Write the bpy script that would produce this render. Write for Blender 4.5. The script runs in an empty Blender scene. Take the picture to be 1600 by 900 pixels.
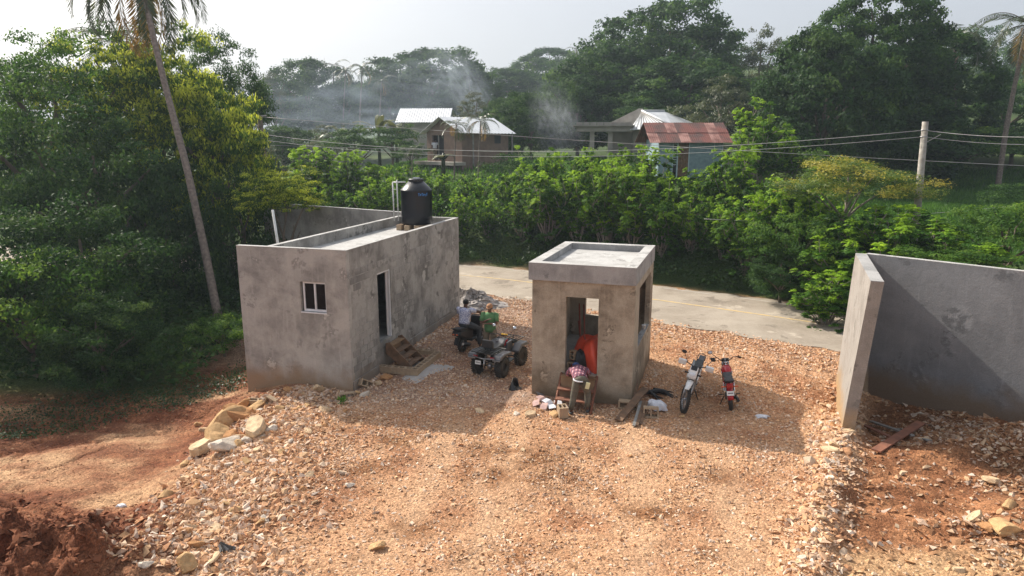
import bpy, bmesh, math, random
import numpy as np
from mathutils import Vector, Matrix, Euler
R = math.radians
S = bpy.context.scene
COL = S.collection
rng = np.random.default_rng(7)
random.seed(7)

# ------------------------------------------------------------------ camera
CAM_H = 6.5; FPX = 1067.0; PITCH = R(11.955)
cam_d = bpy.data.cameras.new('camera'); cam = bpy.data.objects.new('camera', cam_d); COL.objects.link(cam)
cam.location = (0, 0, CAM_H); cam.rotation_euler = (R(90) - PITCH, 0, 0)
cam_d.sensor_width = 36; cam_d.lens = 36 * FPX / 1600; cam_d.clip_end = 4000; cam_d.clip_start = 0.1
S.camera = cam
# ------------------------------------------------------------------ light
SUN_EL = R(39.5); SUN_DIR = Vector((-0.757 * math.cos(SUN_EL), 0.653 * math.cos(SUN_EL), math.sin(SUN_EL)))
W = bpy.data.worlds.new('World'); S.world = W; W.use_nodes = True
wn = W.node_tree.nodes; wl = W.node_tree.links; wn.clear()
sky = wn.new('ShaderNodeTexSky'); sky.sky_type = 'NISHITA'; sky.sun_disc = False
sky.sun_elevation = SUN_EL; sky.sun_rotation = R(-49); sky.air_density = 1.0; sky.dust_density = 7.0; sky.ozone_density = 1.0
hs = wn.new('ShaderNodeHueSaturation'); hs.inputs['Saturation'].default_value = 0.6; hs.inputs['Value'].default_value = 1.0
bg = wn.new('ShaderNodeBackground'); bg.inputs[1].default_value = 0.135
wo = wn.new('ShaderNodeOutputWorld')
smx = wn.new('ShaderNodeMix'); smx.data_type = 'RGBA'; smx.inputs[0].default_value = .5; smx.inputs[7].default_value = (4.75, 5.0, 5.5, 1)
wl.new(sky.outputs[0], hs.inputs['Color']); wl.new(hs.outputs[0], smx.inputs[6]); wl.new(smx.outputs[2], bg.inputs[0]); wl.new(bg.outputs[0], wo.inputs[0])
sun_d = bpy.data.lights.new('sun', 'SUN'); sun_d.energy = 4.9; sun_d.angle = R(0.6); sun_d.color = (1.0, 0.93, 0.82)
sun = bpy.data.objects.new('sun', sun_d); COL.objects.link(sun)
sun.rotation_euler = (-SUN_DIR).to_track_quat('-Z', 'Y').to_euler()
S.view_settings.view_transform = 'Standard'; S.view_settings.look = 'None'
S.view_settings.exposure = 0.36; S.view_settings.gamma = 1.0
S.cycles.max_bounces = 6; S.cycles.diffuse_bounces = 3; S.cycles.transparent_max_bounces = 8
S.cycles.volume_bounces = 0; S.cycles.use_denoising = True

# ------------------------------------------------------------------ helpers
def tag(o, label=None, cat=None, group=None, kind=None):
    if label: o['label'] = label
    if cat: o['category'] = cat
    if group: o['group'] = group
    if kind: o['kind'] = kind
    return o
def empty(name, loc, rz=0, label=None, cat=None, group=None):
    o = bpy.data.objects.new(name, None); COL.objects.link(o)
    o.location = loc; o.rotation_euler = (0, 0, rz); o.empty_display_size = 0.2
    return tag(o, label, cat, group)
def copy_tree(o, parent=None):
    c = o.copy(); COL.objects.link(c)
    if parent is not None: c.parent = parent
    for ch in o.children: copy_tree(ch, c)
    return c
def link(name, me, parent=None, loc=None, rot=None, scale=None):
    o = bpy.data.objects.new(name, me); COL.objects.link(o)
    if parent is not None: o.parent = parent
    if loc is not None: o.location = loc
    if rot is not None: o.rotation_euler = rot
    if scale is not None: o.scale = scale
    return o
class MB:
    def __init__(s): s.v = []; s.f = []; s.sm = []
    def add(s, vs, fs, smooth=False):
        b = len(s.v); s.v += [tuple(p) for p in vs]; s.f += [tuple(i + b for i in f) for f in fs]; s.sm += [smooth] * len(fs); return s
    def box(s, c, d, rot=None, top=None):
        x, y, z = d[0] / 2, d[1] / 2, d[2] / 2; t = top or (1, 1)
        P = [Vector(p) for p in ((-x, -y, -z), (x, -y, -z), (x, y, -z), (-x, y, -z), (-x * t[0], -y * t[1], z), (x * t[0], -y * t[1], z), (x * t[0], y * t[1], z), (-x * t[0], y * t[1], z))]
        if rot is not None:
            M = rot if isinstance(rot, Matrix) else Euler(rot).to_matrix(); P = [M @ p for p in P]
        c = Vector(c)
        return s.add([p + c for p in P], [(0, 3, 2, 1), (4, 5, 6, 7), (0, 1, 5, 4), (1, 2, 6, 5), (2, 3, 7, 6), (3, 0, 4, 7)])
    def b2(s, lo, hi):
        return s.box([(a + b) / 2 for a, b in zip(lo, hi)], [b - a for a, b in zip(lo, hi)])
    def tube(s, path, r, n=8, cap=True, sx=1.0):
        path = [Vector(p) for p in path]; rs = r if hasattr(r, '__len__') else [r] * len(path)
        vs = []; up = None
        for i, p in enumerate(path):
            t = (path[min(i + 1, len(path) - 1)] - path[max(i - 1, 0)]).normalized()
            if up is None:
                up = Vector((0, 0, 1)) if abs(t.z) < 0.9 else Vector((1, 0, 0))
            a = t.cross(up).normalized(); b = a.cross(t).normalized(); up = b
            for k in range(n):
                w = 2 * math.pi * k / n; vs.append(p + (a * math.cos(w) * sx + b * math.sin(w)) * rs[i])
        fs = []
        for i in range(len(path) - 1):
            for k in range(n):
                k2 = (k + 1) % n; fs.append((i * n + k, i * n + k2, (i + 1) * n + k2, (i + 1) * n + k))
        s.add(vs, fs, True)
        if cap:
            b = len(s.v) - len(vs); s.f.append(tuple(b + k for k in range(n))[::-1]); s.f.append(tuple(b + (len(path) - 1) * n + k for k in range(n))); s.sm += [False, False]
        return s
    def cyl(s, p0, p1, r0, r1=None, n=12): return s.tube([p0, p1], [r0, r0 if r1 is None else r1], n)
    def lathe(s, prof, c=(0, 0, 0), n=20, M=None):
        vs = []; 
        for (r, z) in prof:
            for k in range(n):
                w = 2 * math.pi * k / n; p = Vector((r * math.cos(w), r * math.sin(w), z))
                if M is not None: p = M @ p
                vs.append(p + Vector(c))
        m = len(prof); fs = []
        for i in range(m - 1):
            for k in range(n):
                k2 = (k + 1) % n; fs.append((i * n + k, i * n + k2, (i + 1) * n + k2, (i + 1) * n + k))
        fs.append(tuple(range(n))[::-1]); fs.append(tuple((m - 1) * n + k for k in range(n)))
        return s.add(vs, fs, True)
    def ell(s, c, r, M=None, n=10, m=7):
        vs = []; 
        for i in range(1, m):
            ph = math.pi * i / m
            for k in range(n):
                w = 2 * math.pi * k / n; vs.append(Vector((r[0] * math.sin(ph) * math.cos(w), r[1] * math.sin(ph) * math.sin(w), r[2] * math.cos(ph))))
        vs.append(Vector((0, 0, r[2]))); vs.append(Vector((0, 0, -r[2])))
        if M is not None: vs = [M @ p for p in vs]
        c = Vector(c); fs = []
        for i in range(m - 2):
            for k in range(n):
                k2 = (k + 1) % n; fs.append((i * n + k, (i + 1) * n + k, (i + 1) * n + k2, i * n + k2))
        T = len(vs) - 2
        for k in range(n):
            fs.append((T, k, (k + 1) % n)); fs.append((T + 1, (m - 2) * n + (k + 1) % n, (m - 2) * n + k))
        return s.add([p + c for p in vs], fs, True)
    def torus(s, c, Rr, r, M=None, n=28, m=8, sq=1.0):
        vs = []; fs = []
        for i in range(n):
            a = 2 * math.pi * i / n
            for k in range(m):
                b = 2 * math.pi * k / m; q = Rr + r * math.cos(b)
                p = Vector((q * math.cos(a), r * sq * math.sin(b), q * math.sin(a)))
                if M is not None: p = M @ p
                vs.append(p + Vector(c))
                fs.append((i * m + k, i * m + (k + 1) % m, ((i + 1) % n) * m + (k + 1) % m, ((i + 1) % n) * m + k))
        return s.add(vs, fs, True)
    def prism(s, poly, c, d, M=None):
        # poly: (x,z) outline extruded along y by +-d/2
        n = len(poly); vs = [Vector((x, -d / 2, z)) for x, z in poly] + [Vector((x, d / 2, z)) for x, z in poly]
        if M is not None: vs = [M @ p for p in vs]
        fs = [tuple(range(n)), tuple(range(n, 2 * n))[::-1]] + [(i, i + n, (i + 1) % n + n, (i + 1) % n) for i in range(n)]
        return s.add([p + Vector(c) for p in vs], fs)
    def mesh(s, name, mats):
        me = bpy.data.meshes.new(name); me.from_pydata(s.v, [], s.f); me.update()
        me.polygons.foreach_set('use_smooth', s.sm)
        for m in (mats if isinstance(mats, (list, tuple)) else [mats]): me.materials.append(m)
        bm = bmesh.new(); bm.from_mesh(me); bmesh.ops.recalc_face_normals(bm, faces=bm.faces); bm.to_mesh(me); bm.free()
        return me
    def build(s, name, mats, parent=None, bevel=0, loc=None, rot=None):
        o = link(name, s.mesh(name, mats), parent, loc, rot)
        if bevel:
            b = o.modifiers.new('bevel', 'BEVEL'); b.width = bevel; b.segments = 2; b.limit_method = 'ANGLE'; b.angle_limit = R(40)
        return o
def np_mesh(name, V, F, mats, smooth=False, attrs=None):
    """V (n,3), F (m,k) faces all of k corners"""
    me = bpy.data.meshes.new(name); V = np.asarray(V, np.float32); F = np.asarray(F, np.int32); m, k = F.shape
    me.vertices.add(len(V)); me.vertices.foreach_set('co', V.ravel())
    me.loops.add(m * k); me.loops.foreach_set('vertex_index', F.ravel())
    me.polygons.add(m); me.polygons.foreach_set('loop_start', np.arange(m, dtype=np.int32) * k)
    try: me.polygons.foreach_set('loop_total', np.full(m, k, np.int32))
    except Exception: pass
    me.polygons.foreach_set('use_smooth', np.full(m, smooth))
    for mt in (mats if isinstance(mats, (list, tuple)) else [mats]): me.materials.append(mt)
    for nm, dom, arr in (attrs or []):
        if arr.ndim == 1:
            a = me.attributes.new(nm, 'FLOAT', dom); a.data.foreach_set('value', arr.astype(np.float32))
        else:
            a = me.color_attributes.new(nm, 'FLOAT_COLOR', dom); a.data.foreach_set('color', arr.astype(np.float32).ravel())
    me.update(calc_edges=True); me.validate()
    return me

# numpy value noise
_perm = rng.random((256, 256))
def vnoise(x, y):
    xi = np.floor(x).astype(int); yi = np.floor(y).astype(int); fx = x - xi; fy = y - yi
    fx = fx * fx * (3 - 2 * fx); fy = fy * fy * (3 - 2 * fy)
    a = _perm[xi & 255, yi & 255]; b = _perm[(xi + 1) & 255, yi & 255]; c = _perm[xi & 255, (yi + 1) & 255]; d = _perm[(xi + 1) & 255, (yi + 1) & 255]
    return (a * (1 - fx) + b * fx) * (1 - fy) + (c * (1 - fx) + d * fx) * fy - 0.5
def fbm(x, y, o=4, s=1.0):
    x = np.asarray(x, float); y = np.asarray(y, float); t = 0; a = 1.0
    for i in range(o):
        t = t + a * vnoise(x * s + 17.3 * i, y * s + 9.1 * i); s *= 2.03; a *= 0.5
    return t
def ss(a, b, x):
    t = np.clip((x - a) / (b - a), 0, 1); return t * t * (3 - 2 * t)
def ga(x, y, cx, cy, r, ry=None): return np.exp(-(((x - cx) / r) ** 2 + ((y - cy) / (ry or r)) ** 2))

# ------------------------------------------------------------------ road line and terrain height
RC = [(-90, 46), (-45, 41.5), (-30, 40.2), (-15.7, 37.2), (-2.5, 33.2), (4.8, 28.6), (12, 23.3), (22, 15.2), (35, 4), (60, -20)]
def catmull(P, n=8):
    out = []; P = [Vector((*p, 0)) for p in P]; Q = [P[0]] + P + [P[-1]]
    for i in range(1, len(Q) - 2):
        for k in range(n):
            t = k / n; a, b, c, d = Q[i - 1], Q[i], Q[i + 1], Q[i + 2]
            out.append(0.5 * ((2 * b) + (-a + c) * t + (2 * a - 5 * b + 4 * c - d) * t * t + (-a + 3 * b - 3 * c + d) * t ** 3))
    return out + [P[-1]]
RL = catmull(RC); RLn = np.array([(p.x, p.y) for p in RL])
def road_d(x, y):
    x = np.asarray(x, float); y = np.asarray(y, float); best = np.full(x.shape, 1e9); sg = np.zeros(x.shape)
    for i in range(len(RLn) - 1):
        a = RLn[i]; b = RLn[i + 1]; e = b - a; L = e @ e
        t = np.clip(((x - a[0]) * e[0] + (y - a[1]) * e[1]) / L, 0, 1)
        px = x - a[0] - t * e[0]; py = y - a[1] - t * e[1]; d = np.hypot(px, py)
        cr = e[0] * py - e[1] * px; m = d < best; best = np.where(m, d, best); sg = np.where(m, np.sign(cr), sg)
    return best * sg
def hgt(x, y, fine=True):
    x = np.asarray(x, float); y = np.asarray(y, float); d = road_d(x, y); r = d - 3.2
    left = ss(-8, -24, x); right = ss(16, 26, x)
    z = 1.5 * ss(0.4, 2.6, r) * (1 - .6 * right) * (1 - .7 * left) + 3.1 * ss(4, 24, r) * (1 - .62 * left) * (1 - .45 * right)
    z += 27 * ss(75, 260, y) * ss(-50, 60, x) + 9 * ss(90, 230, y) * (1 - ss(-50, 60, x)) + 3.5 * ss(48, 75, y) * ss(12, 30, x)
    near = ss(-3.0, -4.6, d)                        # 1 on the camera side of the road
    z += near * (-0.5 * ss(-5.6, -8.2, x) * ss(24, 20, y) + 0.30 * ss(-9.0, -7.6, x) * ss(18.6, 20.4, y) * ss(-5, -6.5, x))
    z += near * (0.22 * ss(18, 25, y) * ss(-7, -3, x) * ss(6, 2, x))
    n1 = fbm(x, y, 3, 0.55)
    z += near * n1 * 0.12
    # dark red spoil heap, front left
    m = ga(x, y, -8.4, 9.1, 2.6, 1.7) * 0.85 + ga(x, y, -10.8, 10.4, 2.2, 1.8) * 0.7 + ga(x, y, -6.2, 9.0, 1.3, .9) * .35
    z += m * (1 + 0.9 * fbm(x, y, 4, 2.1))
    # gully bank left
    z -= 0.25 * ga(x, y, -11.5, 16.3, 4.5, .9)
    # pit inside the corner of the right wall and the spoil ridge round it
    z -= 0.55 * ga(x, y, 9.4, 16.9, 1.7, 1.4)
    z += 0.55 * 1.35 * ga(x, y, 12.2, 13.9, 1.7, 1.0) + 0.34 * ga(x, y, 9.8, 13.5, 1.3, .5) + .5 * ga(x, y, 9.6, 10.7, 1.2, 1.1) + .35 * ga(x, y, 11.4, 11.8, 1.2, 1.2)
    z -= near * 0.16 * ss(5.1, 5.8, x - .58 * (y - 10.2)) * ss(17.5, 15, y) - near * .10 * np.exp(-((x - .58 * (y - 10.2) - 4.95) / .35) ** 2) * ss(18, 16, y)
    # rubble strip left of the yard
    z += 0.14 * ga(x, y, -4.9, 12.6, 1.2, 3.2) + 0.18 * ga(x, y, -5.9, 15.0, .9, 1.2)
    if fine:
        rough = 0.35 + 0.9 * ss(-5, -7.5, x) * ss(13.4, 11.2, y) + .7 * ss(5.5, 8, x) + 0.5 * ga(x, y, .5, 13.4, 2.0, 1.0)
        z += near * rough * (0.085 * fbm(x, y, 4, 2.3) + 0.03 * np.abs(fbm(x + 40, y, 2, 9.0)))
        # tyre ruts sweeping through the red dirt and ridges on the right
        z += near * .055 * np.sin(9 * (y + 0.25 * x + .8 * fbm(x, y, 2, .5))) * ga(x, y, 7.2, 11.8, 1.6, 1.2)
        z -= near * .07 * ss(0.05, 0.0, np.abs(fbm(x * .6, y, 3, .75))) * ss(-6.0, -7.5, x) * ss(11, 12.4, y)
    z = z + .07 * np.exp(-((np.abs(d) - 3.5) / .45) ** 2)
    z = np.where(np.abs(d) < 2.75, -0.03, np.where(np.abs(d) < 3.6, .045 + .05 * fbm(x, y, 3, 1.7), z))
    return z
def H1(x, y): return float(hgt(np.array([x]), np.array([y]))[0])
def pix(px, py, Y):      # point at depth Y seen at photo pixel
    dx = (px - 800) / FPX; dz = -(py - 450) / FPX
    Yc = math.cos(PITCH) + dz * math.sin(PITCH); Zc = -math.sin(PITCH) + dz * math.cos(PITCH); t = Y / Yc
    return Vector((dx * t, Y, CAM_H + Zc * t))

# ------------------------------------------------------------------ materials
def nt(name):
    m = bpy.data.materials.new(name); m.use_nodes = True; n = m.node_tree.nodes; b = n['Principled BSDF']; return m, n, m.node_tree.links, b
def pm(name, c1, c2=None, scale=6, rough=0.8, bump=0.0, bscale=None, detail=5, metal=0, spec=0.5, coord='Object', w=(0.35, 0.65)):
    m, n, l, b = nt(name); b.inputs['Roughness'].default_value = rough; b.inputs['Metallic'].default_value = metal
    b.inputs['Specular IOR Level'].default_value = spec
    c2 = c2 or tuple(v * 0.75 for v in c1)
    tc = n.new('ShaderNodeTexCoord'); no = n.new('ShaderNodeTexNoise'); no.inputs['Scale'].default_value = scale; no.inputs['Detail'].default_value = detail
    rp = n.new('ShaderNodeValToRGB'); rp.color_ramp.elements[0].position = w[0]; rp.color_ramp.elements[1].position = w[1]
    rp.color_ramp.elements[0].color = (*c2, 1); rp.color_ramp.elements[1].color = (*c1, 1)
    l.new(tc.outputs[coord], no.inputs['Vector']); l.new(no.outputs[0], rp.inputs[0]); l.new(rp.outputs[0], b.inputs['Base Color'])
    if bump:
        n2 = n.new('ShaderNodeTexNoise'); n2.inputs['Scale'].default_value = bscale or scale * 6; n2.inputs['Detail'].default_value = 4
        bp = n.new('ShaderNodeBump'); bp.inputs['Strength'].default_value = min(1, bump); bp.inputs['Distance'].default_value = 0.02
        l.new(tc.outputs[coord], n2.inputs['Vector']); l.new(n2.outputs[0], bp.inputs['Height']); l.new(bp.outputs[0], b.inputs['Normal'])
    return m
def concrete(name, base, stain, dirt, sc=1.0, brown=None, world=False):
    m, n, l, b = nt(name); b.inputs['Roughness'].default_value = 0.9; b.inputs['Specular IOR Level'].default_value = 0.25
    tc = n.new('ShaderNodeTexCoord'); gm = n.new('ShaderNodeNewGeometry'); CO = gm.outputs['Position'] if world else tc.outputs['Object']
    def noise(s, det=6, dist=0.0, vec=None, ro=.6):
        q = n.new('ShaderNodeTexNoise'); q.inputs['Scale'].default_value = s; q.inputs['Detail'].default_value = det; q.inputs['Distortion'].default_value = dist; q.inputs['Roughness'].default_value = ro
        l.new(vec or CO, q.inputs['Vector']); return q.outputs[0]
    def ramp(v, a, c):
        q = n.new('ShaderNodeMapRange'); q.inputs[1].default_value = a; q.inputs[2].default_value = c; l.new(v, q.inputs[0]); return q.outputs[0]
    def mix(f, a, c, mode='MIX'):
        q = n.new('ShaderNodeMix'); q.data_type = 'RGBA'; q.blend_type = mode
        if isinstance(f, float): q.inputs[0].default_value = f
        else: l.new(f, q.inputs[0])
        for i, v in ((6, a), (7, c)):
            if isinstance(v, tuple): q.inputs[i].default_value = (*v, 1)
            else: l.new(v, q.inputs[i])
        return q.outputs[2]
    big = ramp(noise(0.75 * sc, 10, .2, ro=.66), .44, .60); c = mix(big, base, stain)
    med = ramp(noise(2.2 * sc, 10, .3, ro=.8), .48, .70); c = mix(med, c, dirt); c = mix(ramp(noise(.8 * sc + .3, 12, .3, ro=.68), .575, .615), c, tuple(v * .8 for v in stain)); c = mix(ramp(noise(1.0 * sc + .1, 12, .3, ro=.7), .60, .645), c, tuple(v * 1.2 for v in base))
    mp = n.new('ShaderNodeMapping'); mp.inputs['Scale'].default_value = (7, 7, .7); l.new(CO, mp.inputs[0])
    stv = n.new('ShaderNodeMath'); stv.operation = 'MULTIPLY'; l.new(ramp(noise(1.2, 4, 0, mp.outputs[0]), .55, .75), stv.inputs[0]); stv.inputs[1].default_value = .35
    c = mix(stv.outputs[0], c, tuple(v * 1.35 for v in base))
    if brown:     # soil splashed up the foot of the wall
        sx = n.new('ShaderNodeSeparateXYZ'); l.new(tc.outputs['Object'], sx.inputs[0])
        q = n.new('ShaderNodeMath'); q.operation = 'ADD'; l.new(sx.outputs[2], q.inputs[0]); 
        q2 = n.new('ShaderNodeMath'); q2.operation = 'MULTIPLY'; l.new(noise(1.6, 5), q2.inputs[0]); q2.inputs[1].default_value = -1.1; l.new(q2.outputs[0], q.inputs[1])
        c = mix(ramp(q.outputs[0], 0.12, -.5), c, brown)
    fine = noise(45, 5, ro=.7); c = mix(ramp(fine, .25, .75), mix(.35, c, (0, 0, 0)), c)
    l.new(c, b.inputs['Base Color'])
    bp = n.new('ShaderNodeBump'); bp.inputs['Strength'].default_value = .55; bp.inputs['Distance'].default_value = .012
    ad = n.new('ShaderNodeMath'); ad.operation = 'ADD'; l.new(noise(22, 6, ro=.75), ad.inputs[0]); l.new(noise(5, 4, .8), ad.inputs[1])
    l.new(ad.outputs[0], bp.inputs['Height']); l.new(bp.outputs[0], b.inputs['Normal'])
    return m
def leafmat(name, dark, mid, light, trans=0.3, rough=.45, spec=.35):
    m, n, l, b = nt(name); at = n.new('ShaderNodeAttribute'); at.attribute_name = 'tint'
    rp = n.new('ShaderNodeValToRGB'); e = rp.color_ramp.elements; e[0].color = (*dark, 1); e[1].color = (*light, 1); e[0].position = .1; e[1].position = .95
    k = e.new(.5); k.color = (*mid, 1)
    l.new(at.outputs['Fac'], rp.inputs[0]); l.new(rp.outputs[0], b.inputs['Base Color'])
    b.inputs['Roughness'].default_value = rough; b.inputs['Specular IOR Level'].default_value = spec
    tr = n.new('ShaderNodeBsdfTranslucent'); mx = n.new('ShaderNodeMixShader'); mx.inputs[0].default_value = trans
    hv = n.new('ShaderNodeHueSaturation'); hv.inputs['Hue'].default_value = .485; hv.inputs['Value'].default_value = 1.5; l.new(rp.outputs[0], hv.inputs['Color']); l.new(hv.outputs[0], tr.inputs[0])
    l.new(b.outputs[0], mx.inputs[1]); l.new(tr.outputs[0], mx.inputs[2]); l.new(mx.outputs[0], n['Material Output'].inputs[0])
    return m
def vcol(name, attr='col', rough=.95, v=(.72, 1.22), sc=14, bump=.6, bdist=.03, peb=True):
    m, n, l, b = nt(name); b.inputs['Roughness'].default_value = rough; b.inputs['Specular IOR Level'].default_value = .15
    at = n.new('ShaderNodeAttribute'); at.attribute_name = attr; tc = n.new('ShaderNodeTexCoord')
    no = n.new('ShaderNodeTexNoise'); no.inputs['Scale'].default_value = sc; no.inputs['Detail'].default_value = 7; no.inputs['Roughness'].default_value = .75; l.new(tc.outputs['Object'], no.inputs[0])
    mr = n.new('ShaderNodeMapRange'); mr.inputs[1].default_value = .3; mr.inputs[2].default_value = .7; mr.inputs[3].default_value = v[0]; mr.inputs[4].default_value = v[1]; l.new(no.outputs[0], mr.inputs[0])
    mu = n.new('ShaderNodeVectorMath'); mu.operation = 'SCALE'; l.new(at.outputs['Color'], mu.inputs[0]); l.new(mr.outputs[0], mu.inputs['Scale'])
    out = mu.outputs[0]
    bp = n.new('ShaderNodeBump'); bp.inputs['Strength'].default_value = bump; bp.inputs['Distance'].default_value = bdist
    if peb:
        vo = n.new('ShaderNodeTexVoronoi'); vo.inputs['Scale'].default_value = 19; l.new(tc.outputs['Object'], vo.inputs['Vector'])
        ml = n.new('ShaderNodeMath'); ml.operation = 'MULTIPLY_ADD'; l.new(vo.outputs['Distance'], ml.inputs[0]); ml.inputs[1].default_value = -.9; l.new(no.outputs[0], ml.inputs[2]); l.new(ml.outputs[0], bp.inputs['Height'])
        mr2 = n.new('ShaderNodeMapRange'); mr2.inputs[3].default_value = .78; mr2.inputs[4].default_value = 1.22; sp = n.new('ShaderNodeSeparateColor'); l.new(vo.outputs['Color'], sp.inputs[0]); l.new(sp.outputs[0], mr2.inputs[0])
        m2 = n.new('ShaderNodeVectorMath'); m2.operation = 'SCALE'; l.new(out, m2.inputs[0]); l.new(mr2.outputs[0], m2.inputs['Scale']); out = m2.outputs[0]
        v2 = n.new('ShaderNodeTexVoronoi'); v2.inputs['Scale'].default_value = 52; l.new(tc.outputs['Object'], v2.inputs['Vector']); s2 = n.new('ShaderNodeSeparateColor'); l.new(v2.outputs['Color'], s2.inputs[0])
        mr3 = n.new('ShaderNodeMapRange'); mr3.inputs[1].default_value = .2; mr3.inputs[2].default_value = .95; mr3.inputs[3].default_value = .72; mr3.inputs[4].default_value = 1.35; l.new(s2.outputs[1], mr3.inputs[0])
        m3 = n.new('ShaderNodeVectorMath'); m3.operation = 'SCALE'; l.new(out, m3.inputs[0]); l.new(mr3.outputs[0], m3.inputs['Scale']); out = m3.outputs[0]
    else: l.new(no.outputs[0], bp.inputs['Height'])
    l.new(out, b.inputs['Base Color']); l.new(bp.outputs[0], b.inputs['Normal'])
    return m
M = {}
M['ground'] = vcol('earth_and_gravel')
M['stone'] = vcol('limestone', rough=.9, v=(.78, 1.3), sc=12, bump=.55, bdist=.02, peb=False)
M['road'] = None
M['yellow'] = pm('worn_yellow_paint', (.62, .43, .16), (.46, .36, .24), 5, .85)
M['white_line'] = pm('worn_white_paint', (.55, .51, .45), (.48, .42, .35), 4, .85)
M['plaster'] = concrete('grey_cement_render', (.52, .493, .452), (.29, .276, .255), (.41, .39, .362), brown=(.36, .25, .16))
M['blockwall'] = concrete('thinly_rendered_block', (.46, .436, .398), (.235, .222, .203), (.34, .322, .297), sc=1.2, brown=(.25, .2, .16))
M['courseblock'] = concrete('block_course_render', (.43, .408, .374), (.24, .227, .21), (.34, .322, .297), sc=1.0, world=True)
M['booth'] = concrete('brown_grey_render', (.50, .43, .335), (.25, .205, .152), (.40, .338, .26), sc=1.1, brown=(.23, .17, .11))
M['slab'] = concrete('cast_concrete', (.44, .43, .42), (.30, .295, .29), (.37, .36, .35), sc=1.5)
M['rooftop'] = concrete('roof_screed', (.56, .55, .53), (.42, .41, .39), (.50, .48, .46), sc=1.6)
M['road'] = concrete('road_concrete', (.45, .385, .31), (.33, .275, .215), (.39, .335, .27), sc=.45)
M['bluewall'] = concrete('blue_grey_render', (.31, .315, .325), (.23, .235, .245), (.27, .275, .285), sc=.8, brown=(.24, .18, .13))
M['legwall'] = concrete('rough_pale_render', (.40, .365, .33), (.31, .28, .25), (.36, .32, .28), sc=1.5, brown=(.45, .30, .16))
M['block'] = pm('cinder_block', (.42, .31, .20), (.33, .24, .16), 9, .95, .5, 60)
M['dark_in'] = pm('unlit_interior_render', (.11, .105, .10), (.07, .067, .065), 3, .95)
M['alu'] = pm('white_aluminium', (.72, .73, .75), (.62, .63, .65), 3, .35, spec=.5)
M['glass'] = pm('window_glass', (.006, .0065, .007), (.009, .009, .01), 1, .12, spec=.15)
M['whitedoor'] = pm('white_door_paint', (.62, .62, .63), (.52, .52, .53), 2, .5)
M['wood'] = pm('weathered_board', (.20, .115, .065), (.115, .07, .042), 7, .85, .3, 40)
M['wood2'] = pm('plywood', (.27, .165, .085), (.19, .115, .06), 4, .8, .2, 30)
M['greywood'] = pm('grey_board', (.30, .285, .265), (.2, .19, .175), 6, .85, .2, 30)
M['redwood'] = pm('red_brown_board', (.26, .105, .06), (.17, .07, .042), 5, .8, .2, 30)
M['black'] = pm('black_plastic', (.016, .016, .017), (.01, .01, .011), 4, .42)
M['tank'] = pm('tank_black_plastic', (.008, .009, .013), (.013, .014, .018), 2, .3, spec=.35)
M['rubber'] = pm('tyre_rubber', (.028, .027, .026), (.05, .043, .037), 12, .85, .4, 40)
M['steel'] = pm('steel', (.42, .42, .43), (.3, .3, .31), 8, .32, metal=.9)
M['chrome'] = pm('bright_metal', (.75, .76, .78), (.6, .6, .62), 3, .14, metal=1)
M['white_p'] = pm('white_bodywork', (.78, .78, .77), (.66, .65, .63), 3, .3)
M['red_p'] = pm('red_bodywork', (.42, .012, .02), (.3, .01, .018), 3, .25)
M['grey_p'] = pm('grey_bodywork', (.105, .105, .115), (.07, .07, .078), 3, .35)
M['yellow_p'] = pm('yellow_plastic', (.72, .42, .03), (.6, .33, .03), 3, .4)
M['taillight'] = pm('red_lens', (.45, .01, .015), (.3, .008, .01), 3, .15)
M['amber'] = pm('orange_lens', (.6, .16, .06), (.45, .1, .04), 3, .2)
M['lens'] = pm('clear_lens', (.7, .72, .75), (.55, .56, .6), 3, .08)
M['seat'] = pm('black_vinyl', (.022, .022, .024), (.035, .034, .034), 8, .55, .2)
M['pvc'] = pm('white_pvc', (.72, .72, .70), (.6, .6, .57), 3, .35)
M['blue_mark'] = pm('blue_print', (.03, .22, .6), (.03, .15, .4), 9, .5)
M['skin'] = pm('brown_skin', (.11, .052, .032), (.085, .042, .026), 20, .55)
M['skin2'] = pm('light_brown_skin', (.17, .08, .05), (.13, .06, .04), 20, .55)
M['denim'] = pm('dark_jeans', (.055, .06, .068), (.035, .038, .045), 20, .9, .3)
M['khaki'] = pm('khaki_cloth', (.22, .175, .12), (.16, .13, .09), 14, .9, .3)
M['olive'] = pm('olive_grey_trousers', (.15, .135, .10), (.095, .085, .065), 9, .9, .3)
M['green_c'] = pm('green_tshirt', (.12, .27, .115), (.09, .21, .09), 6, .9, .3)
M['tan_c'] = pm('tan_cap_cloth', (.38, .2, .10), (.3, .15, .08), 8, .9)
M['blue_c'] = pm('blue_cap_cloth', (.04, .07, .2), (.03, .05, .13), 8, .9)
M['boot'] = pm('grey_shoe', (.09, .09, .09), (.05, .05, .05), 9, .7)
M['hair'] = pm('black_hair', (.01, .009, .008), (.015, .013, .012), 20, .9)
M['orange'] = pm('orange_tarpaulin', (.72, .085, .035), (.58, .06, .025), 2.5, .45, .35, 8)
M['redpole'] = pm('red_brown_paint', (.32, .07, .04), (.22, .05, .03), 6, .6)
M['sack'] = pm('white_woven_sack', (.68, .69, .74), (.55, .56, .6), 10, .7, .5, 20)
M['cup'] = pm('white_foam', (.8, .8, .78), (.7, .7, .68), 3, .5)
M['paper'] = pm('pale_yellow_paper', (.68, .68, .42), (.6, .6, .38), 3, .8)
M['pinkpaper'] = pm('pink_card', (.52, .33, .29), (.4, .27, .25), 6, .85)
M['dog'] = pm('black_dog_coat', (.014, .013, .013), (.03, .028, .028), 14, .6, .4, 60)
M['bark'] = pm('bark', (.17, .135, .10), (.085, .068, .05), 6, .95, .8, 20)
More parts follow.
